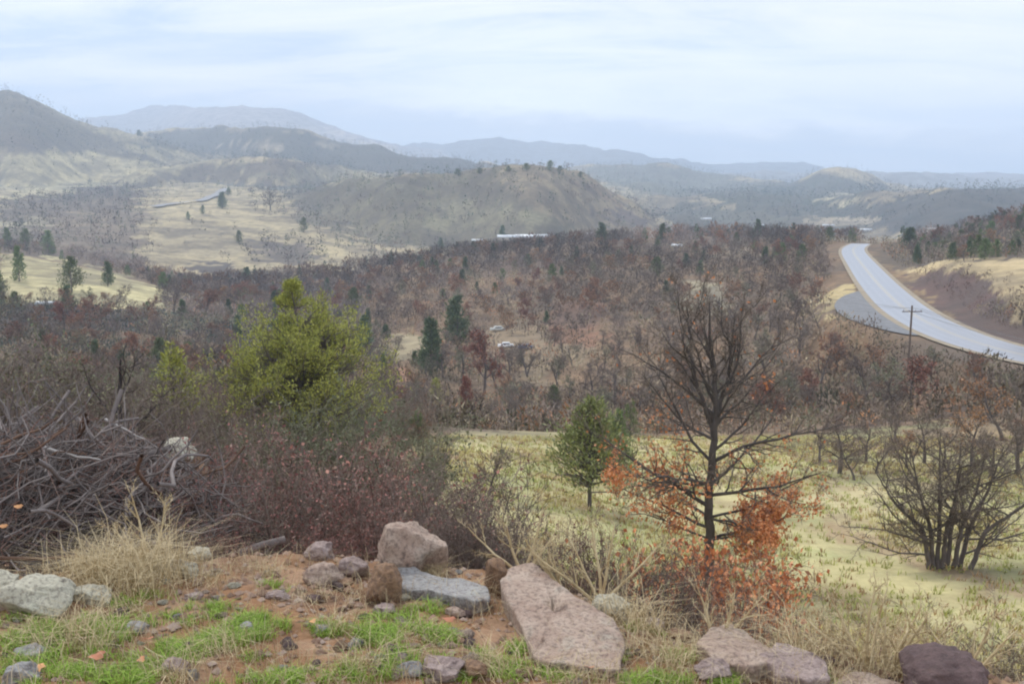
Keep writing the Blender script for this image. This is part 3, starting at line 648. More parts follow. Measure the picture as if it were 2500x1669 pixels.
# ---- trees one can single out (base U, base V in the 2349 copy, height in its pixels)
def ht(U, V, hpx):
    p = h1(U, V)
    while np.isfinite(p[0]) and U > 1000 and V < 410 and p[1] > 1000: V += 2; p = h1(U, V)
    return p[0], p[1], hpx / K * p[1] / F
PICK = [
 ('juniper', 45, 645, 82, 'jun', .70, 'dark bushy juniper on the grassy knoll beside the left edge of the photo'),
 ('juniper', 165, 668, 80, 'jun', .98, 'widest dark juniper in the middle of the yellow grassy knoll'),
 ('juniper', 248, 657, 58, 'con', .9, 'slim juniper farthest toward the tip of the yellow grassy knoll'),
 ('juniper', 0, 715, 95, 'jun', .6, 'juniper cut by the left edge below the grassy knoll'),
 ('juniper', 18, 568, 46, 'jun', .8, 'small juniper behind the knoll, leftmost of the three in a row'),
 ('juniper', 60, 574, 50, 'jun', .8, 'small juniper behind the knoll, middle of the three in a row'),
 ('juniper', 112, 584, 56, 'jun', 1.0, 'broad juniper behind the knoll, last of the three in a row'),
 ('juniper', 510, 478, 38, 'con', 1.3, 'lone dark juniper just below the bend of the pale lane'),
 ('juniper', 465, 490, 20, 'jun', 1.0, 'tiny round juniper left of the lone one under the lane'),
 ('juniper', 697, 532, 34, 'jun', .9, 'small juniper at the foot of the right grass spur'),
 ('juniper', 548, 556, 28, 'jun', 1.1, 'round bush-like juniper in the middle of the pale grass slope'),
 ('juniper', 568, 655, 44, 'con', 1.0, 'slim juniper beside the dark lava outcrop below the grass slope'),
 ('juniper', 432, 503, 18, 'jun', 1.0, 'tiny juniper on the grass under the pale lane'),
 ('conifer', 838, 812, 92, 'con', 1.15, 'dark blue-green conifer directly right of the big bright juniper'),
 ('conifer', 885, 782, 40, 'con', 1.2, 'small light green conifer above the short grass terrace'),
 ('conifer', 880, 855, 46, 'con', .9, 'small bright conifer beside the rust-coloured ground patch'),
 ('pine_tree', 990, 862, 138, 'con', 1.0, 'tall green pine on the wooded slope in front of the dark lava wall'),
 ('pine_tree', 1050, 800, 125, 'con', .95, 'tall paler green pine right behind the red-brown oak'),
 ('conifer', 1000, 950, 88, 'lime', .85, 'yellow-green conifer between the orange and the dark red oak'),
 ('conifer', 1738, 546, 44, 'con', 1.0, 'single green conifer on the ridge skyline left of the road crest'),
 ('conifer', 1378, 556, 46, 'con', 1.2, 'olive conifer standing by the roofs on the ridge'),
 ('conifer', 1153, 552, 36, 'con', 1.2, 'dark conifer behind the first pale roof on the ridge'),
 ('conifer', 1011, 572, 28, 'con', 1.2, 'dark conifer left of the roofs on the ridge line'),
 ('conifer', 1520, 556, 44, 'con', .9, 'dark spindly conifer on the ridge below the hill toe'),
 ('red_oak', 1070, 968, 112, 'red', .80, 'narrow bright rust-red oak at the far edge of the meadow'),
 ('red_oak', 1110, 905, 160, 'redo', .95, 'large dark red oak behind the narrow rust-red one'),
 ('oak', 960, 932, 100, 'rust', .9, 'orange-tinged oak next to the rust ground patch'),
 ('oak', 1690, 552, 44, 'rust', 1.1, 'rust-coloured oak on the ridge skyline next to the green conifer'),
 ('oak', 2085, 575, 54, 'con', 1.6, 'dark green tree on the hillside just right of the road crest'),
 ('oak', 2130, 572, 56, 'rust', 1.2, 'russet oak behind the dark tree by the road crest'),
 ('oak', 2265, 585, 62, 'rust', 1.0, 'golden orange oak among dark woods above the tan knoll'),
 ('oak', 620, 482, 52, 'oak', 1.3, 'broad bare oak on the crest of the pale grass spur'),
 ('oak', 470, 725, 66, 'rust', 1.2, 'russet brown oak below the tip of the grassy knoll'),
 ('oak', 400, 718, 78, 'oak', 1.1, 'dark bare oak touching the tip of the grassy knoll'),
 ('oak', 525, 447, 18, 'jun', 1.3, 'small round tree standing right where the pale lane vanishes'),
 ('conifer', 1166, 392, 12, 'jun', 2.0, 'small conifer at the left end of the centre hill skyline'), ('conifer', 1208, 389, 15, 'jun', 2.0, 'second bushy conifer on the centre hill skyline'), ('conifer', 1262, 391, 23, 'jun', 1.2, 'pointed conifer next to the tallest on the centre hill skyline'), ('conifer', 1284, 394, 14, 'jun', 1.9, 'low conifer on the rim of the centre hill'), ('conifer', 1332, 407, 14, 'jun', 1.6, 'last conifer on the right shoulder of the centre hill'), ('conifer', 1100, 398, 14, 'jun', 1.8, 'conifer on the long left shoulder of the centre hill'), ('conifer', 1050, 402, 15, 'jun', 1.6, 'conifer farther left on the shoulder of the centre hill'), ('conifer', 45, 206, 14, 'con', 1.3, 'tiny tree on the crest of the big left hill'), ('conifer', 118, 240, 12, 'con', 1.5, 'tiny tree lower on the crest of the big left hill'), ('conifer', 320, 312, 14, 'con', 1.6, 'tiny dark tree where the left hill meets the back ridge'),
 ('oak', 1340, 905, 60, 'oak', 1.2, 'bare oak in the hollow right of the pale track'),
]
def kind_meshes(k, i=0):
    if k == 'jun': return JUN[i % 2]
    if k == 'con': return CON[i % 3]
    if k == 'red': return REDC
    if k == 'redo': return OAKM[1], CR_RED[0]
    if k == 'rust': return OAKM[(0, 2, 4)[i % 3]], CR_RUST[i % 3]
    return OAKM[i % 5], CR_BARE[i % 5]
LIMEC = con_pair((41, 1500, .34, .055, .022, 1.0, .05), M_lime)
for i, (nm, U, V, hp, k, sx, lab) in enumerate(PICK):
    x, y, h = ht(U, V, hp)
    if not np.isfinite(x): continue
    a, b_ = LIMEC if k == 'lime' else kind_meshes(k, i)
    tree(nm, lab, x, y, h, a, b_, sx=sx)

# ---- woods: scattered in the ground plane, the nearest as trees of their own, the rest as far woodland
CLEAR = [[(1570,640),(1650,650),(1700,700),(1620,720),(1570,680)], [(1130,770),(1240,775),(1250,815),(1140,810)],
         [(870,775),(950,775),(985,800),(970,830),(900,815)], [(2060,885),(2170,880),(2200,910),(2110,940),(2040,935)],
         [(1880,650),(1990,655),(2000,720),(1960,745),(1900,735)], [(2080,640),(2150,620),(2290,640),(2330,740),(2500,800),(2349,795),(2200,735)],
         [(2040,625),(2130,603),(2250,596),(2500,590),(2500,800),(2330,730),(2290,645),(2200,618)],
         [(0,575),(120,590),(240,618),(330,643),(374,662),(372,712),(140,705),(0,695)], [(520,485),(640,440),(660,500),(820,570),(830,620),(440,640),(330,620),(310,560)],
         [(420,500),(330,480),(330,430),(420,410),(520,420),(540,445),(540,490)], [(920,1000),(1260,975),(2400,975),(2400,1600),(920,1600)],
         [(1900,1000),(2349,965),(2349,1100),(1900,1100)],[(1440,770),(1640,700),(1560,640),(1440,650)] ]
CLEAR = CLEAR[:-1]
def scatter(n, u0, u1, Y0, Y1, gap, seed, pw=1.0, clear=True, only=None, avoid_road=True):
    g = np.random.default_rng(seed)
    Y = (g.uniform(Y0 ** (1 + pw), Y1 ** (1 + pw), n)) ** (1 / (1 + pw)); s = (g.uniform(u0, u1, n) / K - 512) / F; x = s * Y
    z = ground(x, Y); U, V = project(x, Y, z); U = U * K; V = V * K; ok = np.ones(n, bool)
    if clear:
        for P in CLEAR: ok &= ~inpoly(U, V, P)
    if only is not None:
        o = np.zeros(n, bool); U0, V0 = U, V; U = U + g.normal(size=n) * 24; V = V + g.normal(size=n) * 7
        for P in only: o |= inpoly(U, V, P)
        ok &= o; U, V = U0, V0
    if avoid_road: ok &= (seg_dist(x, Y, CEN) > 7.5) & ~inpoly(x, Y, PULL)
    x, Y, z, U, V = x[ok], Y[ok], z[ok], U[ok], V[ok]
    # thin out
    keep = []; cell = {}
    for i in range(len(x)):
        gp = gap * g.uniform(.6, 1.4); c = (int(x[i] // gap), int(Y[i] // gap)); bad = False
        for dx in (-1, 0, 1):
            for dy in (-1, 0, 1):
                for j in cell.get((c[0] + dx, c[1] + dy), ()):
                    if (x[i] - x[j]) ** 2 + (Y[i] - Y[j]) ** 2 < gp * gp: bad = True
        if not bad: keep.append(i); cell.setdefault(c, []).append(i)
    k = np.array(keep); return x[k], Y[k], z[k], U[k], V[k]
def lod_tree(seed, n, kind):
    g = np.random.default_rng(seed)
    if kind == 'con':
        h = g.uniform(.03, 1, n) ** 1.2; a = g.uniform(0, 6.28, n); r_ = .30 * (1 - h * .93) * g.uniform(.3, 1, n)
        P = np.stack([r_ * np.cos(a), r_ * np.sin(a), h * .92], 1); D = np.stack([np.cos(a), np.sin(a), g.uniform(.2, 1.2, n)], 1)
        return slivers(P, D, g.uniform(.10, .22, n), g.uniform(.05, .10, n), g)
    q = unit(g.normal(size=(n, 3))) * (g.uniform(.2, 1, (n, 1)) ** .5); P = q * np.array([.42, .42, .40]) + np.array([0, 0, .55])
    D = q + np.array([0, 0, .6]) + g.normal(size=(n, 3)) * .3
    V, F_ = slivers(P, D, g.uniform(.12, .26, n), g.uniform(.018, .04, n) if kind == 'bare' else g.uniform(.05, .11, n), g)
    t, q_ = slivers(np.zeros((3, 3)), np.array([[0, 0, 1.], [.1, .1, 1], [-.1, .1, 1]]), [.6, .6, .6], [.05, .05, .05], g)
    return np.concatenate([V, t]), np.concatenate([F_, q_ + len(V)])
M_far = leafy('far_woodland', [(.8, .8, .8), (1.2, 1.2, 1.2), (1, 1, 1)], attr=True, hue_obj=False)
def bake(name, sets, mat=M_far):
    sets = [(l_, x_, y_, z_, h_, c_ * (.62 + .75 * sst(.35, .65, fbm(x_ / (12 + y_ * .05), y_ / (16 + y_ * .08) + 20, 3)))[:, None]) for l_, x_, y_, z_, h_, c_ in sets]
    """sets: (kind lod meshes, xs, ys, zs, heights, colours)"""
    VV = []; FF = []; CC = []; o = 0
    for lods, x, y, z, h, c in sets:
        g = np.random.default_rng(len(x) + 3); which = g.integers(0, len(lods), len(x))
        for k, (V, F_) in enumerate(lods):
            i = np.nonzero(which == k)[0]
            if not len(i): continue
            a = g.uniform(0, 6.28, len(i)); ca, sa = np.cos(a), np.sin(a)
            X = V[None, :, 0] * ca[:, None] - V[None, :, 1] * sa[:, None]; Yv = V[None, :, 0] * sa[:, None] + V[None, :, 1] * ca[:, None]
            wx = (h[i] * g.uniform(.8, 1.25, len(i)))[:, None]
            P = np.stack([X * wx + x[i][:, None], Yv * wx + y[i][:, None], V[None, :, 2] * h[i][:, None] + z[i][:, None]], 2).reshape(-1, 3)
            VV.append(P); FF.append((F_[None] + (np.arange(len(i)) * len(V))[:, None, None]).reshape(-1, 3) + o); o += len(P)
            CC.append(np.repeat(c[i], len(V), axis=0))
    ob = obj(name, mk_mesh(name, np.concatenate(VV), np.concatenate(FF), mat, col=np.concatenate(CC))); tag(ob, kind='stuff'); return ob
LB = [lod_tree(s, 130, 'bare') for s in range(4)]; LR = [lod_tree(s + 10, 90, 'leaf') for s in range(2)]; LC = [lod_tree(s + 20, 110, 'con') for s in range(3)]
LBs = [lod_tree(s, 26, 'leaf') for s in range(40, 44)]; LCs = [lod_tree(s + 20, 22, 'con') for s in range(50, 54)]
def tint(g, n, cols, w):
    c = np.array(cols)[g.choice(len(cols), n, p=np.array(w) / sum(w))]; return c * g.uniform(.65, 1.35, (n, 1))
# the slope opposite and the valley sides, 58 to 430 m away
x, y, z, U, V = scatter(7500, -150, 2500, 59, 425, 4.1, 21, pw=1.0)
g = np.random.default_rng(77); n = len(x); clump = fbm(x / 26, y / 26, 3)
kindr = g.random(n); h = g.uniform(3.2, 5.6, n) * np.where(clump > .5, 1.1, .85) * np.interp(y, [59, 120, 200], [.74, .86, 1.0])
RP = [(1880,540),(2080,540),(2120,650),(2250,740),(2349,780),(2500,800),(2500,900),(2349,838),(2230,800),(2120,765),(2000,770),(1900,720),(1930,660)]
tu, tv = project(x, y, z + h); blk = np.zeros(n, bool)
for f_ in (.45, .75, 1.0):
    tu, tv = project(x, y, z + h * f_); blk |= inpoly(tu * K, tv * K, RP)
x, y, z, U, V, h, clump, kindr = [a_[~blk] for a_ in (x, y, z, U, V, h, clump, kindr)]; n = len(x)
right = (U > 1950) & (y > 95); leftf = U < 850
pc_ = np.where(right, .30, np.where(y > 240, .10, np.where(leftf, .12, .03))); rz_ = fbm(x / 38 + 11, y / 55 + 3, 3)
kind = np.where(kindr < pc_, 2, np.where(kindr > np.where(rz_ > .55, .62, .90), 1, 0))
order = np.argsort(y / h)
cnt = {0: 0, 1: 0, 2: 0}; far_idx = []
ANC = [(200,'under the grassy knoll'),(470,'left of the bright juniper'),(800,'behind the bright juniper'),(960,'by the tall green pine'),(1150,'around the dark red oak'),(1300,'near the pale track'),(1450,'above the small meadow juniper'),(1570,'left of the tall dark oak'),(1680,'behind the tall dark oak'),(1830,'right of the tall dark oak'),(1960,'beside the gravel pullout'),(2150,'below the road bend'),(9999,'near the right edge')]
def zone(U, y):
    w = next(t for u_, t in ANC if U < u_); d = 'at the slope foot' if y < 85 else 'low on the slope' if y < 120 else 'halfway up the slope' if y < 165 else 'high on the slope' if y < 225 else 'near the ridge'
    return d + ' ' + w
ZON_ = lambda U, y: ('beside the road and its gravel pullout' if U > 1800 else 'on the brown slope across from the meadow' if y < 135 and U > 850 else 'in the hollow left of the bright juniper' if U <= 850 and y < 200 else 'below the grassy knoll and lava band' if U <= 850 else 'high on the brown slope under the ridge')
for i in order:
    k = int(kind[i])
    if cnt[k] >= (290 if k == 0 else 230) or y[i] > 330 or U[i] < -60 or U[i] > 2420: far_idx.append(i); continue
    cnt[k] += 1; zn = zone(U[i], y[i]); sz = 'tall ' if h[i] > 4.6 else 'small ' if h[i] < 3.6 else 'middling '; j = int(i)
    if k == 0: nm, lab, gp, (a, b_) = 'bare_oak', sz + ('leafless grey-brown oak ' if j % 4 else 'leafless grey-green oak ') + zn, 'leafless oaks ', (OAKM[j % 5], CR_BARE[j % 5] if j % 4 else CR_GREY[j % 2])
    elif k == 1:
        nm, lab, gp = 'rusty_oak', sz + ('oak with dull rust leaves ' if j % 4 else 'dark red-brown leafy oak ') + zn, 'rusty leaved oaks '; a, b_ = (OAKM[(0, 2, 4)[j % 3]], CR_RUST[j % 3]) if j % 4 else (OAKM[(1, 3)[j % 2]], CR_RED[j % 2])
    else: nm, lab, gp, (a, b_) = 'conifer', sz + ('slim dark conifer ' if j % 2 else 'bushy dark juniper ') + zn, 'conifers ', (CON[j % 3] if j % 2 else JUN[j % 2])
    tree(nm, lab, x[i], y[i], h[i] * (1.0 if k < 2 else .85), a if y[i] < 170 else None, b_, group=gp + zn, sx=1.3 if k < 2 else 1.1, z=z[i] - .1)
fi = np.array(far_idx); sets = []
for k, lods, cols, w in ((0, LB, [(.17, .135, .12), (.25, .20, .17), (.12, .10, .095)], (3, 2, 2)), (1, LR, [(.25, .155, .105), (.20, .13, .095), (.32, .20, .12)], (3, 2, 1)), (2, LC, [(.06, .085, .055), (.085, .11, .06)], (1, 1))):
    s_ = fi[kind[fi] == k]; sets.append((lods, x[s_], y[s_], z[s_] - .1, h[s_], tint(g, len(s_), cols, w)))
bake('wood', sets)
# undergrowth on the slopes
x, y, z, U, V = scatter(15000, -100, 2450, 57, 330, 1.9, 23)
n = len(x); bake('undergrowth', [(LBs, x, y, z - .1, g.uniform(1.0, 3.0, n), tint(g, n, [(.16, .125, .10), (.26, .21, .15), (.13, .125, .085), (.34, .29, .19), (.34, .18, .10)], (4, 3, 2, 3, 1)))])
x, y, z, U, V = scatter(17000, -60, 2420, 56, 125, 1.25, 26, clear=False)
n = len(x); bake('slope_foot_brush', [(LBs, x, y, z - .1, g.uniform(.6, 2.1, n), tint(g, n, [(.16, .125, .10), (.22, .17, .13), (.12, .12, .075), (.30, .25, .16), (.36, .19, .10)], (5, 4, 2, 2, 1)))])
x, y, z, U, V = scatter(9000, 2040, 2420, 90, 260, 1.1, 24, clear=False, only=[[(2080,640),(2150,620),(2290,640),(2330,740),(2420,800),(2349,795),(2200,735)],[(1990,600),(2060,640),(2200,750),(2349,800),(2349,780),(2100,640)]])
n = len(x); bake('bank_scrub', [(LBs, x, y, z - .1, g.uniform(.3, 1.2, n), tint(g, n, [(.15, .095, .085), (.20, .15, .13), (.34, .28, .17)], (4, 3, 1)))])
x, y, z, U, V = scatter(9000, -60, 900, 85, 200, 1.8, 57, clear=False, only=[[(-60,700),(380,715),(560,740),(860,760),(860,860),(500,860),(-60,800)]])
n = len(x); bake('dark_green_scrub', [(LBs, x, y, z - .1, g.uniform(.9, 2.6, n), tint(g, n, [(.075, .10, .08), (.05, .065, .06), (.13, .14, .085), (.20, .15, .11)], (4, 3, 2, 2)))])
# hillsides 430 m to 1.4 km away
DENS = [[(0,455),(150,450),(300,415),(400,395),(560,362),(740,368),(900,398),(1000,420),(960,470),(700,470),(640,440),(560,415),(420,415),(340,440),(330,470),(160,490),(0,500)],
        [(0,500),(160,495),(320,470),(330,600),(280,650),(150,640),(60,600),(0,580)], [(590,560),(650,545),(730,565),(735,600),(690,612),(610,595)],
        [(640,420),(900,398),(1150,382),(1240,390),(1200,470),(1300,560),(860,640),(820,560),(680,500)], [(1180,375),(1330,395),(1460,465),(1540,530),(1400,545),(1280,480),(1180,430)],
        [(560,410),(700,400),(700,500),(600,470)]]
x, y, z, U, V = scatter(16000, -60, 1700, 431, 1400, 8.0, 25, pw=.6, only=DENS, clear=False)
n = len(x); print('hill trees', n); cf_ = (U > 640) & (U < 1400); pcon = np.where(cf_, .6, .3); kk = g.random(n) < pcon
c1_ = tint(g, n, [(.10, .075, .07), (.15, .12, .10), (.07, .06, .06)], (3, 2, 2)); c2_ = tint(g, n, [(.055, .08, .055), (.08, .10, .06)], (1, 1)); hh = g.uniform(4, 8.5, n)
bake('hillside_wood', [(LBs, x[~kk], y[~kk], z[~kk] - .3, hh[~kk] * .8, c1_[~kk]), (LCs, x[kk], y[kk], z[kk] - .3, hh[kk], c2_[kk])])
x, y, z, U, V = scatter(2200, -60, 1700, 431, 1900, 16, 27, pw=.6, clear=False); n = len(x); kk = g.random(n) < .45
bake('scattered_hillside_brush', [(LBs, x[~kk], y[~kk], z[~kk] - .2, g.uniform(1.5, 5, n)[~kk], tint(g, n, [(.12, .10, .09), (.16, .13, .11)], (1, 1))[~kk]), (LCs, x[kk], y[kk], z[kk] - .2, g.uniform(2, 7, n)[kk], tint(g, n, [(.06, .085, .055)], (1,))[kk])])
# far forests
FARP = [[(330,300),(640,290),(1000,355),(1250,380),(1150,410),(900,400),(560,365),(400,380),(330,340)], [(1300,380),(1530,372),(1700,405),(1950,395),(2100,440),(2500,400),(2500,560),(1540,560),(1400,430)],
        [(0,205),(60,215),(160,275),(240,315),(400,360),(380,380),(200,352),(0,345)],[(100,330),(500,380),(480,400),(120,380)]]
x, y, z, U, V = scatter(34000, -60, 2420, 900, 2700, 9, 29, pw=.4, only=FARP, clear=False); n = len(x); print('far trees', n)
LX = [lod_tree(s, 9, 'con') for s in range(60, 64)]
bake('far_forest', [(LX, x, y, z - .5, g.uniform(6, 13, n), tint(g, n, [(.045, .06, .045), (.075, .07, .06), (.035, .05, .04)], (2, 1, 2)))])
# ------------------------------------------------------------------ bushes between the bank and the slopes
def bush_segs(seed, stems=34, spread=1.0, rm=.0032, depth=3, droop=.0, kids=1.0):
    R = random.Random(seed); out = []
    P = dict(n=[5, 4, 3], wob=[.17, .25, .3], up=[.03 - droop, .02, .0], start=[.15, .1], kids=[1.5 * kids, 1.35 * kids], ratio=[.62, .6], ang=[.65, .75], rmin=rm * .55, tap=.7)
    for _ in range(stems):
        a = R.uniform(0, 6.28); t = R.uniform(.05, 1.15) * spread; L_ = R.uniform(.55, 1.05)
        d = (math.cos(a) * math.sin(t), math.sin(a) * math.sin(t), math.cos(t) + .12); o = R.uniform(0, .16)
        grow(R, (math.cos(a) * o, math.sin(a) * o, -.03), nrm(d), L_, rm * R.uniform(1.5, 3.6), 0, P, out)
    S = seg_arr(out); S[:, [2, 5]] = np.maximum(S[:, [2, 5]], -.03); S[:, :6] /= np.percentile(S[:, 5], 98); return S
def bush_mesh(seed, mat, leaves=0, lmat=None, lsz=.03, fz=500, **k):
    S = bush_segs(seed, **k); g = np.random.default_rng(seed); V, Q = tubes(S[:, :8], 3); me = mk_mesh('bush_stems', V, Q, mat)
    p, d = ends(S, 1); lf = None
    if leaves:
        i = g.integers(0, len(p), leaves)
        V2, F2 = diamonds(p[i] + g.normal(size=(leaves, 3)) * .012, g.normal(size=(leaves, 3)), g.uniform(.5, 1.3, leaves) * lsz, g.uniform(.5, 1.2, leaves) * lsz * .7, g)
        lf = mk_mesh('bush_leaves', V2, F2, lmat)
    if fz:
        V3, F3 = fuzz(S, fz, .10, .0045, g, .015, 1); me2 = mk_mesh('t', np.concatenate([V, V3]), [Q, F3 + len(V)], mat); me = me2; me.name = 'bush_stems'
    return me, lf
M_redleaf = leafy('dark_red_bush_leaves', [(.26, .10, .085), (.40, .19, .16), (.18, .085, .08), (.36, .25, .20)])
M_grnleaf = leafy('grey_green_leaves', [(.13, .15, .085), (.20, .22, .13), (.10, .12, .07), (.17, .17, .11)])
M_olive = leafy('olive_sage_leaves', [(.14, .14, .075), (.24, .23, .135), (.12, .11, .075), (.20, .16, .105)])
BUR = [bush_mesh(s, M_twigr if s % 2 else M_twig, 1300 if s % 2 else 800, M_redleaf, .028, stems=26) for s in (101, 102, 103, 104)]
BUG = [bush_mesh(s, M_twigg, 2600, M_grnleaf, .028, stems=26) for s in (111, 112)]
BUO = [bush_mesh(s, M_twig, 2200, M_olive, .026, stems=26) for s in (121, 122, 123)]
BUB = [bush_mesh(s, M_twig, 0, None, fz=1200, stems=30) for s in (131, 132, 133)]
BURU = [bush_mesh(s, M_twig, 900, M_rust, .03, stems=22) for s in (141,)]
def bush(name, label, U, Y, Vtop, pair, sx=1.0, group=None, h=None):
    x, Y = at(U, Y); h = h or max(.3, top_h(x, Y, Vtop))
    e = empty(name, (x, Y, gz(x, Y)), label, 'bush', group, rz=R_.uniform(0, 6.28)); e.scale = (h * sx, h * sx, h)
    obj('stems', pair[0], e)
    if pair[1]: obj('foliage', pair[1], e)
    return e
# the dense reddish thicket behind the bank
lab_r = [
 (360, 6.6, 1085, 'reddish twiggy bush right beside the brush pile'), (450, 7.2, 1040, 'reddish bush in front of the pale lichen boulder'),
 (560, 7.6, 1010, 'tall red-tinged bush below the bright juniper'), (640, 6.7, 1075, 'red-brown bush left of the pink-topped boulder'),
 (700, 7.5, 1015, 'dense maroon bush under the grey-green shrub'), (780, 7.7, 1010, 'highest maroon bush in the thicket behind the big boulder'),
 (860, 6.8, 1060, 'purple-brown bush just behind the pink-topped boulder'), (930, 7.4, 1075, 'maroon bush at the right end of the thicket'),
 (520, 6.2, 1180, 'low reddish bush at the back edge of the bare soil'), (410, 6.1, 1170, 'low reddish bush beside the big dry grass clump'),
 (740, 6.3, 1160, 'low dark red bush beside the pink-topped boulder'), (1000, 6.6, 1110, 'low dark bush behind the tilted grey slab'),
 (610, 8.6, 1010, 'dim reddish bush deep in the thicket under the juniper'), (480, 8.4, 1010, 'dim reddish bush deep in the thicket near the lichen boulder'),
 (850, 8.4, 1010, 'dim maroon bush behind the highest maroon one'), (330, 7.8, 1050, 'reddish bush half hidden by the brush pile')]
for i, (U, Y, Vt, lb) in enumerate(lab_r): bush('thicket_bush', lb, U, Y, Vt + (24, 40, 10)[i % 3], BUR[i % 4], sx=.95, group='reddish bushes behind the bank')
for i, (U, Y, Vt, k, sx, lb) in enumerate([
 (1060, 6.2, 1150, 'b', 1.0, 'dark leafless bush behind the standing brown rock'), (1150, 6.6, 1160, 'b', .9, 'greyish bare bush amid the tan weeds'), (1300, 6.4, 1200, 'r', .8, 'dark purple bush behind the branching dry weed'),
 (1400, 6.0, 1240, 'b', .8, 'low dark bush to the right of the branching dry weed'), (1240, 5.9, 1250, 'b', .8, 'low dark bush beneath the branching dry weed'), (1480, 6.3, 1250, 'b', .8, 'low twiggy bush left under the orange oak'),
 (1560, 6.0, 1310, 'b', .9, 'dark low bush under the orange oak trunk'), (1650, 5.6, 1370, 'b', .8, 'low twiggy bush in front of the orange oak'), (1780, 5.6, 1400, 'b', .8, 'twiggy bush between the oak and the right weeds'),
 (1900, 5.2, 1420, 'b', .9, 'greyish thorny bush behind the right stone slab'), (2000, 5.0, 1440, 'r', .8, 'dark purple bush behind the right dry weeds'), (2130, 5.0, 1460, 'r', .8, 'dark maroon bush in the lower right corner'),
 (2250, 5.2, 1440, 'b', .9, 'bare grey bush at the lower right edge'), (2340, 5.0, 1480, 'b', .8, 'small bare bush in the very lower right corner'),
 (1120, 9.0, 1080, 'b', .7, 'thin bare bush poking up in front of the meadow'), (985, 9.5, 1060, 'b', .7, 'straggly bare bush at the left edge of the meadow')]):
    bush('bare_bush' if k == 'b' else 'thicket_bush', lb, U, Y, Vt, BUB[i % 3] if k == 'b' else BUR[i % 4], sx, 'low bushes along the edge of the bank')
# leafy-grey shrubs behind the pile and round the juniper
for i, (U, Y, Vt, k, sx, lb) in enumerate([
 (690, 13, 950, 'g', .8, 'grey-green shrub right at the foot of the bright juniper'), (800, 12, 945, 'g', .9, 'tall grey-green shrub right of the bright juniper'), (880, 13, 950, 'g', .9, 'sage coloured shrub near the left end of the meadow'),
 (590, 14, 965, 'o', .8, 'olive-brown shrub left under the bright juniper'), (500, 15, 905, 'o', .8, 'brownish shrub below the yellow-green conifer'),
 (60, 12, 840, 'o', 1.0, 'big olive shrub above the brush pile at the left edge'), (150, 14, 800, 'o', 1.0, 'large olive shrub behind the brush pile'), (240, 12, 860, 'o', .9, 'dim olive shrub beside the dead black trunk'),
 (370, 13, 885, 'b', .9, 'grey leafless shrub right of the dead black trunk'), (430, 12, 930, 'b', .9, 'grey leafless shrub above the lichen boulder'), (20, 17, 790, 'o', .9, 'pale olive shrub highest at the left edge'),
 (110, 18, 775, 'g', .9, 'grey-green shrub in the distance above the brush pile'), (320, 17, 830, 'o', .8, 'olive shrub behind the dead black trunk'), (-40, 13, 850, 'b', .9, 'leafless shrub cut off by the left edge'),
 (200, 9.5, 930, 'b', .8, 'dark leafless shrub rising over the brush pile'), (340, 10, 960, 'b', .8, 'dark leafless shrub between the pile and the thicket'), (300, 20, 800, 'b', .8, 'bare brown shrub far behind the dead trunk')]):
    Vt += 32 if U < 460 else 0
    bush('olive_shrub' if k != 'b' else 'bare_bush', lb, U, Y, Vt, {'g': BUG, 'o': BUO, 'b': BUB}[k][i % 2], sx, 'shrubs behind the thicket')
# scrub on the near left slope
x, y, z, U, V = scatter(900, -120, 960, 17, 60, 2.3, 31, pw=.6, clear=False)
g = np.random.default_rng(8); order = np.argsort(y)
for i in order[:330]:
    if 470 < U[i] < 930 and y[i] < 34: continue
    k = g.random(); h = g.uniform(1.0, 2.3); j = int(i)
    far = 'far down the left slope' if y[i] > 38 else 'on the near left slope behind the brush pile' if U[i] < 480 else 'on the near slope around the bright juniper'
    if k < .34: nm, pr, lb = 'olive_shrub', BUO[j % 3], 'dull olive shrub '
    elif k < .5: nm, pr, lb = 'olive_shrub', BUG[j % 2], 'grey-green leafy shrub '
    elif k < .62: nm, pr, lb = 'rusty_shrub', BURU[0], 'rust-leaved shrub '
    elif k < .8: nm, pr, lb = 'thicket_bush', BUR[j % 4], 'reddish brown twiggy bush '
    else: nm, pr, lb = 'bare_bush', BUB[j % 3], 'leafless grey bush '
    e = empty(nm, (x[i], y[i], z[i] - .05), ('low ' if h < 1.7 else 'tall ' if h > 2.3 else '') + lb + far + ('' if U[i] < 200 else ', right part' if U[i] > 560 else ', middle part'), 'bush', lb.strip() + (' plants ') + far, rz=R_.uniform(0, 6.28)); e.scale = (h * 1.1, h * 1.1, h)
    obj('stems', pr[0], e)
    if pr[1] and y[i] < 60: obj('foliage', pr[1], e)

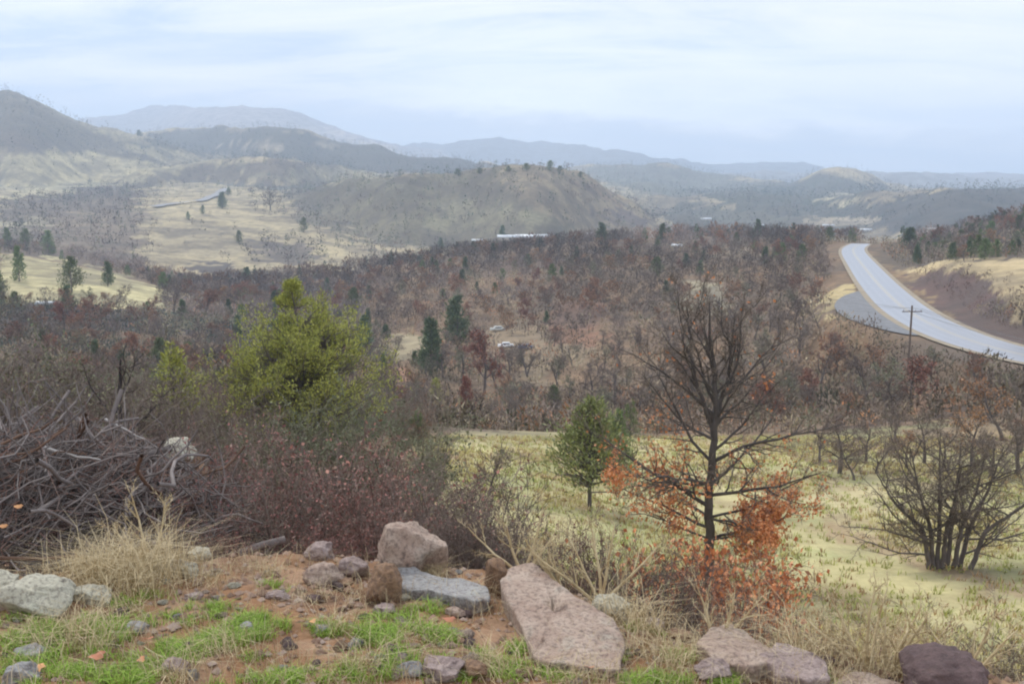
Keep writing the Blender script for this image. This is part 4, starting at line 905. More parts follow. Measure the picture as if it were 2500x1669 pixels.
# ------------------------------------------------------------------ the bright juniper
def hero_juniper():
    U, Y = 688, 32.0; x, Y = at(U, Y); z0 = gz(x, Y); H = top_h(x, Y, 634)
    g = np.random.default_rng(5); R = random.Random(9); segs = []; PP = []; DD = []
    P = dict(n=[7, 4, 3], wob=[.10, .2, .25], up=[.04, .05, .05], start=[.12, .1], kids=[2.2, 1.6], ratio=[.5, .55], ang=[.8, .7], rmin=.006, tap=.75)
    tr = []
    for a, l in (((0, 0, 1), .95), ((.20, 0, 1), .60), ((-.18, .1, 1), .52)):
        grow(R, (0, 0, 0), nrm(a), l * H, .085, 0, dict(P, n=[8], start=[], kids=[], ratio=[], ang=[], wob=[.05], up=[.05]), tr)
    nb = 230
    for k in range(nb):
        t = tr[R.randrange(len(tr))]; p = t[3:6]; hf = p[2] / H
        if hf < .10: continue
        az = R.uniform(0, 6.28); w = (4.3 * (1.0 - hf) - .02) * R.uniform(.6, 1.08)
        if hf < .3: w *= .9
        el = R.uniform(-.05, .40) + .25 * hf
        d = nrm((math.cos(az) * math.cos(el), math.sin(az) * math.cos(el), math.sin(el)))
        grow(R, p, d, w, .03, 0, dict(P, n=[5, 4, 3], up=[.06, .08, .1], kids=[2.0, 1.5]), segs)
    S = seg_arr(segs); p, d = ends(S, 1)
    n = 62000; i = g.integers(0, len(p), n); Pn = p[i] + g.normal(size=(n, 3)) * .075; Dn = d[i] / np.linalg.norm(d[i], axis=1, keepdims=True) * .8 + g.normal(size=(n, 3)) * .5 + np.array([0, 0, .55])
    keep = vnoise(Pn[:, 0] * 2.2 + 20 + Pn[:, 1], Pn[:, 2] * 2.2 + Pn[:, 1] * 1.3) > .29; Pn, Dn = Pn[keep], Dn[keep]
    V, Q = diamonds(Pn, Dn, g.uniform(.05, .13, len(Pn)), g.uniform(.022, .05, len(Pn)), g)
    e = empty('juniper', (x, Y, z0 - .1), 'big bright yellow-green juniper rising over the thicket', 'tree')
    V1, Q1 = tubes(np.array(tr)[:, :8], 7); obj('trunk', mk_mesh('juniper_trunk', V1, Q1, M_bark, True), e)
    V2, Q2 = tubes(S[S[:, 8] <= 1][:, :8], 4); obj('branches', mk_mesh('juniper_branches', V2, Q2, M_bark, True), e)
    obj('foliage', mk_mesh('juniper_foliage', V, Q, M_lime), e)
hero_juniper()
def small_evergreen(U, V, Vt, seed, label, w=.36, mat=None, stem=.28, n=5200, name='juniper'):
    p = h1(U, V); x, y = p[0], p[1]; H = top_h(x, y, Vt); g = np.random.default_rng(seed)
    S, LV, LF = conifer(seed, n, w * 1.25, .05, .016, 0.0, stem, 1.15)
    rag = vnoise(LV[::4, 0] * 9 + 30, LV[::4, 2] * 9 + LV[::4, 1] * 5) > .33; LVq = LV.reshape(-1, 4, 3)[rag].reshape(-1, 3)
    e = empty(name, (x, y, p[2] - .03), label, 'tree', rz=g.uniform(0, 6)); e.scale = (H, H, H)
    V1, Q1 = tubes(S, 5); R = random.Random(seed); out = []
    for k in range(9):
        a = R.uniform(0, 6.28); hh = R.uniform(.14, .4); grow(R, (0, 0, hh), nrm((math.cos(a), math.sin(a), R.uniform(-.1, .4))), R.uniform(.15, .34), .008, 0, dict(n=[5, 3], wob=[.2, .3], up=[0, 0], start=[.2], kids=[1.4], ratio=[.5], ang=[.7], rmin=.0015), out)
    V2, Q2 = tubes(np.array(out)[:, :8], 3)
    obj('trunk', mk_mesh('evergreen_trunk', np.concatenate([V1, V2]), np.concatenate([Q1, Q2 + len(V1)]), M_bark, True), e)
    obj('foliage', mk_mesh('evergreen_foliage', LVq, np.arange(len(LVq)).reshape(-1, 4), mat or M_jun), e)
M_jun2 = leafy('young_juniper_foliage', [(.18, .21, .08), (.32, .35, .13), (.15, .18, .09), (.38, .40, .19)], hue_obj=False)
small_evergreen(1352, 1163, 908, 61, 'small green juniper with a bare lower trunk standing on the meadow', .44, M_jun2, .19, 7000)
small_evergreen(1410, 1100, 938, 62, 'olive juniper just right behind the small green one on the meadow', .30, M_jun, .12)
small_evergreen(1445, 1010, 915, 63, 'tiny deep green juniper behind the two on the meadow', .32, M_jun, .08, 2500)
small_evergreen(405, 1010, 782, 64, 'loose yellow-green conifer between the dead trunk and the bright juniper', .34, M_lime, .1, 3000, 'conifer')
small_evergreen(960, 1020, 940, 65, 'low olive and rust juniper at the left tip of the meadow', .40, M_jun, .05, 2500)

# ------------------------------------------------------------------ trees drawn limb by limb
def limb_tree(name, label, x, y, H, trunks, limbs, P, seed, leaf=None, bark_m=None, twig_m=None, fz=3000, cat='tree', rtop=.25):
    """trunks: list of polylines [(x,y,z,r)...] in metres; limbs: (trunk, height, azimuth, elevation, length, radius)"""
    R = random.Random(seed); g = np.random.default_rng(seed); T = []; out = []
    for tr in trunks:
        A = np.array(tr, float); n = 26; t = np.linspace(0, 1, n); d = np.r_[0, np.cumsum(np.linalg.norm(np.diff(A[:, :3], axis=0), axis=1))]; d /= d[-1]
        B = np.stack([np.interp(t, d, A[:, i]) for i in range(4)], 1); B[1:-1, :2] += g.normal(size=(n - 2, 2)) * .018 * H * .12; T.append(B)
    ts = np.concatenate([np.column_stack([B[:-1, :3], B[1:, :3], B[:-1, 3], B[1:, 3]]) for B in T])
    for (ti, hh, az, el, ln, rr) in limbs:
        B = T[ti]; k = int(np.argmin(np.abs(B[:, 2] - hh))); p = tuple(B[k, :3]); az = math.radians(az); el = math.radians(el)
        grow(R, p, (math.cos(az) * math.cos(el), math.sin(az) * math.cos(el), math.sin(el)), ln, min(rr, B[k, 3] * .8), 0, P, out)
    S = seg_arr(out); S[:, [2, 5]] = np.maximum(S[:, [2, 5]], .02)
    e = empty(name, (x, y, gz(x, y) - .05), label, cat)
    V1, Q1 = tubes(ts, 8); V2, Q2 = tubes(S[S[:, 8] <= 1][:, :8], 5)
    obj('trunk', mk_mesh('tree_trunk', np.concatenate([V1, V2]), np.concatenate([Q1, Q2 + len(V1)]), bark_m or M_bark, True), e)
    V3, Q3 = tubes(S[S[:, 8] > 1][:, :8], 3); V4, F4 = fuzz(S, fz, .16, .006, g, .03, 2)
    obj('twigs', mk_mesh('tree_twigs', np.concatenate([V3, V4]), [Q3, F4 + len(V3)], twig_m or M_twig), e)
    if leaf:
        p, d = ends(S, 1); w = leaf['w'](p); i = g.choice(len(p), leaf['n'], p=w / w.sum()); n = leaf['n']
        V5, Q5 = diamonds(p[i] + g.normal(size=(n, 3)) * .07, g.normal(size=(n, 3)) + np.array([0, 0, -.5]), g.uniform(.05, .105, n), g.uniform(.035, .07, n), g)
        obj('foliage', mk_mesh('tree_foliage', V5, Q5, leaf['m']), e)
    return e, S
x, y = at(1622, 20.0); z0 = gz(x, y); H = top_h(x, y, 665)
PO = dict(n=[8, 6, 4, 3], wob=[.13, .2, .24, .3], up=[.035, .03, .02, .0], start=[.12, .1, .1], kids=[1.7, 1.35, 1.2], ratio=[.48, .5, .5], ang=[.75, .75, .7], rmin=.0045, tap=.8)
gl = random.Random(3); limbs = []
for hh, az, el, ln, rr in [(1.1, 15, 12, 1.9, .05), (1.3, 170, 8, 2.0, .05), (1.5, -60, 5, 1.6, .04), (1.6, 100, 10, 1.8, .04), (1.9, 185, 28, 2.6, .06), (2.0, -15, 18, 2.5, .055), (2.2, 40, 25, 2.4, .05),
   (2.4, 205, 18, 2.4, .05), (2.5, -100, 15, 1.8, .045), (2.7, 0, 35, 2.6, .055), (2.9, 160, 35, 2.2, .05), (3.1, 75, 25, 2.0, .045), (3.2, -35, 30, 2.2, .045), (3.4, 190, 30, 2.2, .045), (3.6, 20, 38, 2.2, .045),
   (3.75, 175, 40, 2.5, .05), (3.9, -70, 40, 1.9, .04), (4.0, 5, 48, 2.3, .05), (4.15, 150, 50, 2.3, .045), (4.3, -25, 52, 2.1, .04), (4.4, 200, 50, 2.1, .04), (4.5, 60, 55, 1.9, .035), (4.6, 100, 60, 1.8, .035), (4.7, -10, 65, 1.8, .03), (4.8, 180, 62, 1.7, .03)]:
    limbs.append((0, hh * H / 6.6, az + gl.uniform(-8, 8), el, ln, rr * 1.1))
def wl(p):
    c = (vnoise(p[:, 0] * 2.6 + 7, p[:, 2] * 2.8 + p[:, 1] * 1.4 + 3) > .46) * 1.0 + .06; w = np.full(len(p), .004)
    for cx, cz, r_, a_ in ((1.55, 1.5, .62, 3.0), (.9, 1.25, .5, 1.6), (-1.75, 2.55, .45, 2.0), (-1.1, 2.25, .5, 1.5), (-.4, 2.0, .35, .5), (.5, 2.9, .3, .35), (-.6, 3.1, .25, .2), (-1.0, 1.3, .5, .9), (.6, .7, .6, 1.4), (-.6, .6, .5, .9), (1.9, 1.9, .3, .5), (-1.0, 3.6, .3, .25), (1.3, 3.4, .25, .2), (.9, 4.6, .15, .3), (-2.2, 2.1, .3, .6)):
        w = w + a_ * np.exp(-((p[:, 0] - cx) ** 2 + (p[:, 2] - cz) ** 2) / r_ ** 2) * c
    return w
PO2 = dict(PO, kids=[1.35, 1.15, .95], rr=.58, rmin=.0036)
limbs = [(a_, b_, c_, d_, e_ * (1.12 if b_ < 3 else 1.0), f_ * .72) for a_, b_, c_, d_, e_, f_ in limbs] + [(0, 1.35, 8, 6, 2.7, .034), (0, 1.0, -8, 14, 2.4, .03), (0, 2.0, 176, 14, 2.9, .034), (0, 2.3, 188, 4, 2.3, .03), (0, .9, 172, 14, 2.0, .028)]
limb_tree('oak', 'tall dark oak with bare top and orange leaves on its lower limbs', x, y, H,
          [[(0, 0, 0, .115), (.04, 0, .9, .10), (-.03, .05, 1.8, .09), (.03, 0, 2.7, .08), (.06, -.03, 3.7, .065), (.02, 0, 4.6, .045), (-.10, .02, H * .86, .03), (-.14, .02, H * .97, .01)],
           [(.05, 0, H * .57, .055), (.32, .05, H * .72, .04), (.42, .1, H * .92, .012)], [(0, 0, H * .55, .05), (-.42, -.05, H * .72, .04), (-.62, 0, H * .96, .01)]],
          limbs + [(1, H * f, a, 55, 1.2, .025) for f, a in ((.66, 10), (.70, -60), (.76, 60), (.82, 150), (.86, -20))] + [(2, H * f, a, 52, 1.25, .025) for f, a in ((.66, 170), (.72, 240), (.78, 120), (.84, 200), (.88, 30))],
          PO2, 33, dict(w=wl, n=7000, m=M_orange), bark('dark_oak_bark', (.035, .03, .03), (.13, .115, .11), 14), None, 2600)
# a few leafy orange bushes at its foot
BUOR = bush_mesh(151, M_twig, 1500, M_orange, .06, fz=500, stems=22)
for U, Y, Vt, sx, lb in ((1500, 9.5, 1270, .75, 'orange-leaved bush left below the oak'), (1690, 9.0, 1330, .75, 'orange-leaved bush at the right foot of the oak'), (1600, 11, 1250, .7, 'orange-leaved bush in front of the oak trunk'), (1740, 10.5, 1290, .6, 'bright orange-leaved bush right beneath the oak limbs')):
    bush('orange_bush', lb, U, Y, Vt, BUOR, sx)
# many-stemmed bare tree on the meadow at right
x, y = at(2150, 22.5); H = top_h(x, y, 975); trs = []; lm = []; gl = random.Random(12)
for k, (dx, lean, f) in enumerate([(-.12, -.5, .9), (0, -.1, 1.0), (.28, .1, .92), (.42, .35, .85), (.62, .6, .9), (.1, .2, .8), (-.2, -1.0, .75), (.75, 1.1, .8)]):
    dy = gl.uniform(-.2, .2); trs.append([(dx * .9, dy, 0, .065), (dx + lean * .22, dy, H * .3, .05), (dx + lean * .9, dy * 2, H * .62 * f, .032), (dx + lean * 1.5, dy * 3, H * f * .97, .009)])
    for q_ in range(9):
        lm.append((k, H * (.22 + .08 * q_) * f, gl.choice([0, 180, 30, 150, -40, 220, 90, -90]) + gl.uniform(-25, 25), gl.uniform(15, 55), gl.uniform(.9, 1.7), .022))
for a in (180, 175, 0, 5, 190): lm.append((0 if a > 90 else 4, gl.uniform(.35, .9), a, gl.uniform(10, 30), 2.3, .03))
limb_tree('bare_tree', 'many-stemmed leafless tree fanning out from the meadow at right', x, y, H, trs, lm, dict(PO, kids=[1.25, 1.05, .9], rmin=.0036), 44, None, None, M_twig, 2000)
# dead trunk at left
x, y = at(292, 12.5); H = top_h(x, y, 815)
limb_tree('dead_tree', 'black dead trunk with a few crooked limbs behind the brush pile', x, y, H, [[(0, 0, 0, .06), (.03, 0, H * .4, .05), (-.02, 0, H * .7, .04), (.06, 0, H, .012)]],
          [(0, H * .55, 20, 35, .8, .02), (0, H * .7, 170, 40, .7, .02), (0, H * .8, -20, 50, .6, .015), (0, H * .4, 200, 30, .6, .015), (0, H * .9, 30, 60, .5, .01)], dict(PO, kids=[.9, .7, .5]), 55, None, solid('dead_black_wood', (.04, .033, .033), .9, .3), M_twig, 150)
# the smaller bare trees and shrubs on the meadow
for k, (U, V, Vt, sx, kd, lb) in enumerate([
  (1925, 1085, 948, 1.1, 'o', 'dense brown bush clump at the far right edge of the meadow'), (1985, 1060, 960, 1.0, 'o', 'brown bush clump next to the dense one at the meadow rim'), (1880, 1060, 965, .9, 'o', 'smaller brown bush left of the dense clump at the meadow rim'),
  (2230, 1075, 935, 1.0, 'r', 'rust-tinged oak behind the many-stemmed tree'), (2330, 1090, 925, 1.0, 'o', 'bare oak at the right edge behind the many-stemmed tree'), (2120, 1060, 940, 1.0, 'o', 'bare oak straight behind the many-stemmed tree'),
  (2050, 1010, 920, 1.0, 'o', 'bare oak by the orange earth patch'), (2300, 1010, 880, 1.0, 'r', 'dull rusty oak up the slope at the right edge'),
  (2010, 1085, 1000, 1.1, 'o', 'low brown bush leaning on the clump at the meadow rim'), (2080, 1075, 990, 1.1, 'r', 'low rusty bush between the clump and the many-stemmed tree'), (2160, 1085, 985, 1.1, 'o', 'brown bush just behind the many-stemmed tree stems'), (2270, 1095, 985, 1.1, 'o', 'low brown bush near the right edge behind the many-stemmed tree'), (1960, 1100, 1010, 1.0, 'o', 'lowest brown bush in front of the clump at the meadow rim'), (2340, 1040, 950, 1.1, 'r', 'orange-brown bush high at the right edge of the meadow'),
  (1120, 1135, 1015, .8, 'o', 'small bare sapling standing alone on the left of the meadow'), (1020, 1120, 1040, .9, 'o', 'scrawny bare shrub at the left end of the meadow'), (1760, 1180, 1085, .9, 'o', 'low dark bare bush on the meadow right of the oak trunk')]):
    p = h1(U, V); h = top_h(p[0], p[1], Vt); a, b_ = kind_meshes('rust' if kd == 'r' else 'oak', k)
    tree('bare_oak' if kd == 'o' else 'rusty_oak', lb, p[0], p[1], h, a, b_, sx=1.35 * sx)
# ------------------------------------------------------------------ stones
def rock_mat(name, a, c, lich=(.42, .43, .36), la=.5, stain=(.26, .13, .06), sa=.4):
    m, nt, b = base_mat(name, .85, .3); t = N(nt, 'ShaderNodeTexCoord'); V_ = t.outputs['Object']
    f = NOISE(nt, V_, 6, 8, .7); f2 = NOISE(nt, V_, 42, 5, .7); f3 = NOISE(nt, V_, 3.2, 6, .65, .5); f4 = NOISE(nt, V_, 11, 4, .6)
    col_ = MIX(nt, RAMP(nt, f, [(.35, 0.0), (.65, 1.0)]), a, c)
    col_ = MIX(nt, M(nt, 'MULTIPLY', RAMP(nt, f3, [(.55, 0.0), (.66, 1.0)]), la), col_, lich)
    col_ = MIX(nt, M(nt, 'MULTIPLY', RAMP(nt, NOISE(nt, V_, 2.3, 5, .6, .8), [(.55, 0.0), (.68, 1.0)]), sa), col_, stain)
    col_ = MIX(nt, M(nt, 'MULTIPLY', RAMP(nt, f2, [(.40, 1.0), (.52, 0.0)]), .5), col_, (.09, .065, .06))
    col_ = MIX(nt, M(nt, 'MULTIPLY', RAMP(nt, f4, [(.30, 1.0), (.36, 0.0)]), .6), col_, (.05, .04, .04))
    nt.links.new(col_, b.inputs['Base Color'])
    bp = N(nt, 'ShaderNodeBump'); bp.inputs['Strength'].default_value = .9; bp.inputs['Distance'].default_value = .02
    nt.links.new(M(nt, 'ADD', f2, M(nt, 'MULTIPLY', f, 2)), bp.inputs['Height']); nt.links.new(bp.outputs[0], b.inputs['Normal']); return m
def h1n(U, V):
    p = h1(U, V)
    while not np.isfinite(p[0]) or p[1] > 6.4: V += 6; p = h1(U, V)
    return p
RM = {'pink': rock_mat('pink_stone', (.36, .255, .20), (.54, .43, .35)), 'mauve': rock_mat('mauve_stone', (.30, .225, .205), (.46, .37, .34)),
      'grey': rock_mat('grey_stone', (.28, .28, .275), (.43, .42, .41), (.52, .53, .46)), 'lichen': rock_mat('lichen_stone', (.45, .43, .34), (.62, .60, .48), (.60, .62, .50), .6, (.2, .14, .09), .3),
      'brown': rock_mat('brown_stone', (.24, .145, .085), (.36, .235, .15), (.35, .3, .2), .3), 'dark': rock_mat('dark_maroon_stone', (.11, .075, .075), (.19, .13, .125), (.2, .18, .16), .2)}
def cube_sphere(n):
    t = np.linspace(-1, 1, n); A, B = np.meshgrid(t, t); o = np.ones_like(A); faces = []; V = []
    for k, (P) in enumerate([(A, B, o), (B, A, -o), (o, A, B), (-o, B, A), (B, o, A), (A, -o, B)]):
        V.append(np.stack([q.ravel() for q in P], 1)); faces.append(grid_faces(n, n) + k * n * n)
    return np.concatenate(V), np.concatenate(faces)
CSV, CSF = cube_sphere(19)
def rock_mesh(seed, dims, mat, boxy=.55, cuts=9, rough=.11, pits=()):
    g = np.random.default_rng(seed); c = unit(CSV); boxy = boxy * .72; V = c * (1 - boxy) + CSV * boxy * .85; V[:, :2] *= (1.08 - .14 * V[:, 2:3]); V[:, 0] += .10 * V[:, 2] * g.uniform(-1, 1)
    for k in range(cuts):
        nv = unit(g.normal(size=3)); dd = g.uniform(.66, .92); q = V @ nv; V = V - np.maximum(q - dd, 0)[:, None] * nv
    q = V.copy(); n = (fbm(q[:, 0] * 2 + 9 + seed, q[:, 1] * 2 + q[:, 2] * 1.7, 4) - .5) * rough * 3 + (fbm(q[:, 0] * 7 + seed, q[:, 1] * 7 + q[:, 2] * 6, 3) - .5) * rough
    V = V + unit(V) * n[:, None]
    for (px_, py_, pz_, rr, dp) in pits:
        d = np.linalg.norm(V - np.array([px_, py_, pz_]), axis=1); V = V - unit(V) * (np.exp(-(d / rr) ** 2) * dp)[:, None]
    V = V * np.array(dims) * .5
    me = mk_mesh('stone', V, CSF, mat, False)
    bm = __import__('bmesh').new(); bm.from_mesh(me); __import__('bmesh').ops.remove_doubles(bm, verts=bm.verts, dist=1e-4 * max(dims) * 10)
    bm.to_mesh(me); bm.free()
    return me
def boulder(U, V, w, h, kind, seed, label, depth=.8, rz=0., rx=0., ry=0., sink=.27, boxy=.55, cuts=9, name='boulder', group=None, cat='rock'):
    """base centre at (U,V) of the 2349 copy, w by h of its pixels"""
    p = h1n(U, V); k = np.linalg.norm(p) / F / K
    d = (w * k, w * k * depth, h * k * 1.12)
    me = rock_mesh(seed, d, RM[kind], boxy, cuts)
    o = obj(name, me); o.location = (p[0], p[1] + d[1] * .35, p[2] + d[2] * (.5 - sink)); o.rotation_euler = (math.radians(rx), math.radians(ry), math.radians(rz))
    return tag(o, label, cat, group)
def slab(pts, th_, kind, label, seed, tilt=0.0, name='stone_slab', pits=(), top=None):
    """a flat stone from its outline on the ground; th_ its thickness, tilt raises its far end"""
    lo = max(pts, key=lambda q: q[1]); hp = h1(*lo); Y0 = hp[1]; zb = hp[2] + th_ * .6; sl = -.12 + tilt; P = []
    for U, V in pts:
        m = float(m_of_v(V / K)); Yp = (zb - sl * Y0) / (m - sl); b = (341.5 - V / K) / F; P.append(((U / K - 512) / F * Yp / (math.cos(TH) + b * math.sin(TH)), Yp))
    P = np.array(P); n = 72
    d = np.r_[0, np.cumsum(np.linalg.norm(np.diff(np.vstack([P, P[:1]]), axis=0), axis=1))]; t = np.linspace(0, d[-1], n + 1)[:-1]; Pc = np.vstack([P, P[:1]])
    O = np.stack([np.interp(t, d, Pc[:, 0]), np.interp(t, d, Pc[:, 1])], 1)
    c = O.mean(0); rad = 1 + (vnoise(np.cos(np.arange(n) / n * 6.283) * 3 + seed, np.sin(np.arange(n) / n * 6.283) * 3 + 5) - .5) * .10; O = c + (O - c) * rad[:, None]
    gz0 = float(ground([c[0]], [c[1]])[0]); sz_ = np.ptp(O[:, 0])
    zt = lambda Q: zb + sl * (Q[:, 1] - Y0) + (fbm(Q[:, 0] * 3 + seed, Q[:, 1] * 3, 5, .6) - .5) * .10 * min(1, sz_ * 2) + (fbm(Q[:, 0] * 14, Q[:, 1] * 14 + seed, 3) - .5) * .03
    ks = [0.01, .12, .24, .36, .48, .6, .7, .8, .88, .94, .98, 1.0, 1.015, 1.0, .97]; drop = [0] * 8 + [0, .003, .012, .035, .10, .22, .5]
    R_v = []
    for k, dr in zip(ks, drop):
        Q = c + (O - c) * k; zz = zt(Q) - dr * max(th_, .12)
        if k == .97: zz = np.minimum(zz - .05, np.maximum(ground(Q[:, 0], Q[:, 1]) - .06, zz - .45))
        R_v.append(np.column_stack([Q, zz]))
    V = np.concatenate(R_v); i = np.arange(n); j = (i + 1) % n
    for (u_, v_, rr, dp) in pits:
        m = float(m_of_v(v_ / K)); Yp = (zb - sl * Y0) / (m - sl); b = (341.5 - v_ / K) / F; h_ = ((u_ / K - 512) / F * Yp / (math.cos(TH) + b * math.sin(TH)), Yp); dd = np.hypot(V[:, 0] - h_[0], V[:, 1] - h_[1]); V[:, 2] -= np.exp(-(dd / rr) ** 2) * dp
    Fq = np.concatenate([np.stack([i + k * n, j + k * n, j + (k + 1) * n, i + (k + 1) * n], 1) for k in range(len(ks) - 1)])
    org = np.array([c[0], c[1], gz0]); me = mk_mesh('slab', V - org, np.vstack([Fq[:, ::-1]]), RM[kind]); 
    o = obj(name, me); o.location = org; return tag(o, label, 'rock')
slab([(1150, 1335), (1165, 1300), (1225, 1290), (1275, 1335), (1340, 1385), (1405, 1420), (1435, 1470), (1425, 1530), (1320, 1525), (1230, 1505), (1200, 1440), (1170, 1390)], .12, 'pink', 'long pitted pinkish slab lying tilted across the middle of the bank', 3, .10, pits=[(1268, 1385, .03, .10), (1285, 1400, .025, .08), (1240, 1470, .015, .05), (1330, 1480, .012, .05), (1370, 1470, .012, .05)])
boulder(932, 1322, 178, 132, 'pink', 15, 'largest upright boulder with a smooth pink-brown top', .8, 14, -6, 5, .2, .95, 12)
boulder(1145, 1366, 60, 84, 'brown', 12, 'dark brown upright stone leaning on the head of the pitted slab', .9, 20, 0, 0, .1, .8, 6)
slab([(865, 1300), (905, 1292), (985, 1318), (1060, 1330), (1115, 1345), (1125, 1372), (1090, 1380), (1000, 1365), (930, 1352), (880, 1325)], .10, 'grey', 'long low grey slab in front of the upright boulder', 5, .03)
boulder(885, 1385, 82, 92, 'brown', 14, 'ochre-stained brown stone at the left end of the grey slab', .8, 30, 0, 10, .15, .6, 8)
boulder(805, 1325, 75, 48, 'mauve', 15, 'squarish mauve stone left of the ochre-stained stone', .8, 10, 0, 0, .15, .7)
boulder(740, 1345, 82, 52, 'pink', 16, 'rounded rosy stone on the soil left of the squarish mauve one', .8, 0, 0, 0, .18, .3)
boulder(785, 1348, 46, 18, 'brown', 17, 'thin flat brown stone below the squarish mauve one', .7, 5, 0, 0, .1, .6)
boulder(728, 1270, 70, 36, 'mauve', 18, 'small mauve stone under the edge of the thicket', .8, 0, 0, 0, .2, .5)
boulder(65, 1412, 150, 70, 'lichen', 19, 'broad lichen-white boulder at the left edge of the bank', .8, -8, 0, 6, .2, .45)
boulder(-10, 1400, 90, 80, 'lichen', 20, 'greenish lichen boulder cut by the left edge', .8, 12, 0, 6, .2, .45)
boulder(205, 1385, 95, 34, 'lichen', 21, 'low pale stone between the lichen boulder and the dry grass clump', .7, -14, 0, 8, .2, .5)
boulder(430, 1325, 40, 30, 'lichen', 22, 'small lichen stone beside the big dry grass clump', .8, 0, 0, 0, .1, .5)
boulder(385, 1322, 95, 26, 'grey', 23, 'flat grey stone in front of the big dry grass clump', .7, -12, 0, 0, .2, .6)
boulder(455, 1262, 48, 26, 'lichen', 24, 'pale tipped stone sticking out under the reddish thicket', .8, 20, 0, 14, .1, .6)
boulder(1405, 1425, 92, 58, 'lichen', 25, 'whitish lichen boulder at the right shoulder of the pitted slab', .8, -20, 0, 0, .2, .4)
boulder(1500, 1450, 52, 26, 'mauve', 26, 'small dark mauve stone right of the whitish lichen boulder', .8, 0, 0, 0, .15, .5)
slab([(1600, 1480), (1630, 1440), (1680, 1428), (1740, 1465), (1800, 1500), (1790, 1520), (1700, 1525), (1640, 1515)], .10, 'pink', 'pale pink flat stone on the right part of the bank', 7, .02)
slab([(1740, 1500), (1780, 1478), (1840, 1488), (1895, 1515), (1905, 1550), (1860, 1560), (1790, 1545)], .13, 'mauve', 'mauve slab with a pale lichen top at the right', 8, .03)
slab([(1890, 1560), (1960, 1535), (2060, 1560), (2110, 1590), (2100, 1640), (1960, 1620), (1900, 1600)], .08, 'pink', 'reddish slab at the lower right corner of the bank', 9, .02)
boulder(2180, 1630, 190, 110, 'dark', 28, 'dark maroon rounded rock at the lower right', .9, 10, 0, 0, .2, .35)
boulder(1640, 1560, 78, 40, 'mauve', 29, 'grey-mauve stone in the grass right of centre bottom', .8, 0, 0, 0, .2, .5)
boulder(1010, 1560, 118, 36, 'mauve', 30, 'flat mauve stone among grass at the bottom centre', .8, -10, 0, 0, .2, .6)
boulder(1085, 1555, 60, 34, 'brown', 31, 'brown stone touching the flat mauve one at the bottom', .8, -30, 0, 0, .15, .5)
boulder(940, 1552, 54, 36, 'grey', 32, 'grey lichen-flecked stone left of the flat mauve one at the bottom', .8, 0, 0, 0, .2, .5)
boulder(40, 1575, 70, 46, 'grey', 33, 'grey stone with a white cap at the bottom left corner', .8, 15, 0, 0, .2, .6)
boulder(62, 1510, 60, 24, 'grey', 34, 'dark grey stone in grass above the white-capped one', .8, 0, 0, 0, .2, .6)
boulder(400, 1545, 62, 32, 'mauve', 35, 'pale mauve stone at the bottom left of the bare soil', .8, 0, 0, 0, .25, .5)
boulder(310, 1452, 48, 24, 'grey', 36, 'light grey stone between two grass patches at left', .8, 0, 0, 0, .2, .6)
boulder(252, 1460, 40, 10, 'lichen', 37, 'flat whitish chip of stone left of the light grey stone', .6, 0, 0, 0, .2, .6)
boulder(635, 1375, 56, 18, 'mauve', 38, 'flat mauve stone in the middle of the bare soil', .6, 5, 0, 0, .15, .5)
boulder(715, 1378, 38, 13, 'dark', 39, 'small dark flat stone on the bare soil', .6, -12, 0, 0, .1, .6)
boulder(560, 1450, 38, 22, 'grey', 40, 'small grey stone above the long green grass streak', .8, 0, 0, 0, .2, .5)
boulder(735, 1455, 36, 22, 'grey', 41, 'small grey stone at the right tip of the green grass streak', .8, 0, 0, 0, .2, .5)
boulder(440, 1375, 40, 16, 'mauve', 42, 'low mauve stone at the far left part of the bare soil', .7, 0, 0, 0, .2, .5)
boulder(880, 1410, 60, 22, 'mauve', 43, 'low mauve stone in the soil below the ochre-stained stone', .7, -8, 0, 0, .2, .5)
boulder(1085, 1395, 52, 22, 'mauve', 44, 'elongated mauve stone pointing at the pitted slab', .6, -30, 0, 0, .15, .6)
boulder(1045, 1415, 50, 22, 'pink', 45, 'elongated pinkish stone lying left of the pitted slab', .6, -28, 0, 0, .15, .6)
boulder(1215, 1432, 40, 18, 'grey', 46, 'pale grey chip at the left flank of the pitted slab', .7, 10, 0, 0, .2, .6)
boulder(1560, 1470, 60, 24, 'brown', 47, 'reddish brown stone left of the pale pink flat stone', .7, 0, 0, 0, .2, .5)
boulder(1900, 1500, 40, 20, 'dark', 48, 'dark stone behind the mauve slab at the right', .7, 0, 0, 0, .2, .5)
p = at(430, 9.6); me = rock_mesh(49, (.36, .3, .26), RM['lichen'], .5, 8); o = obj('boulder', me, None, (p[0], p[1], gz(*p) + 1.25)); 
o.location.z = m_of_v(1025 / K) * p[1] - .1; tag(o, 'pale lichen boulder showing above the reddish thicket', 'rock')
o.location.z = float(m_of_v(1030 / K)) * p[1]; o.scale = (1, 1, 1)
ped = rock_mesh(50, (.6, .6, (o.location.z - gz(*p)) * 1.15 + .2), RM['brown'], .6, 8); q_ = obj('boulder', ped, None, (p[0], p[1] + .1, (o.location.z + gz(*p)) / 2 - .2)); tag(q_, 'shadowed brown boulder carrying the pale lichen boulder in the thicket', 'rock')
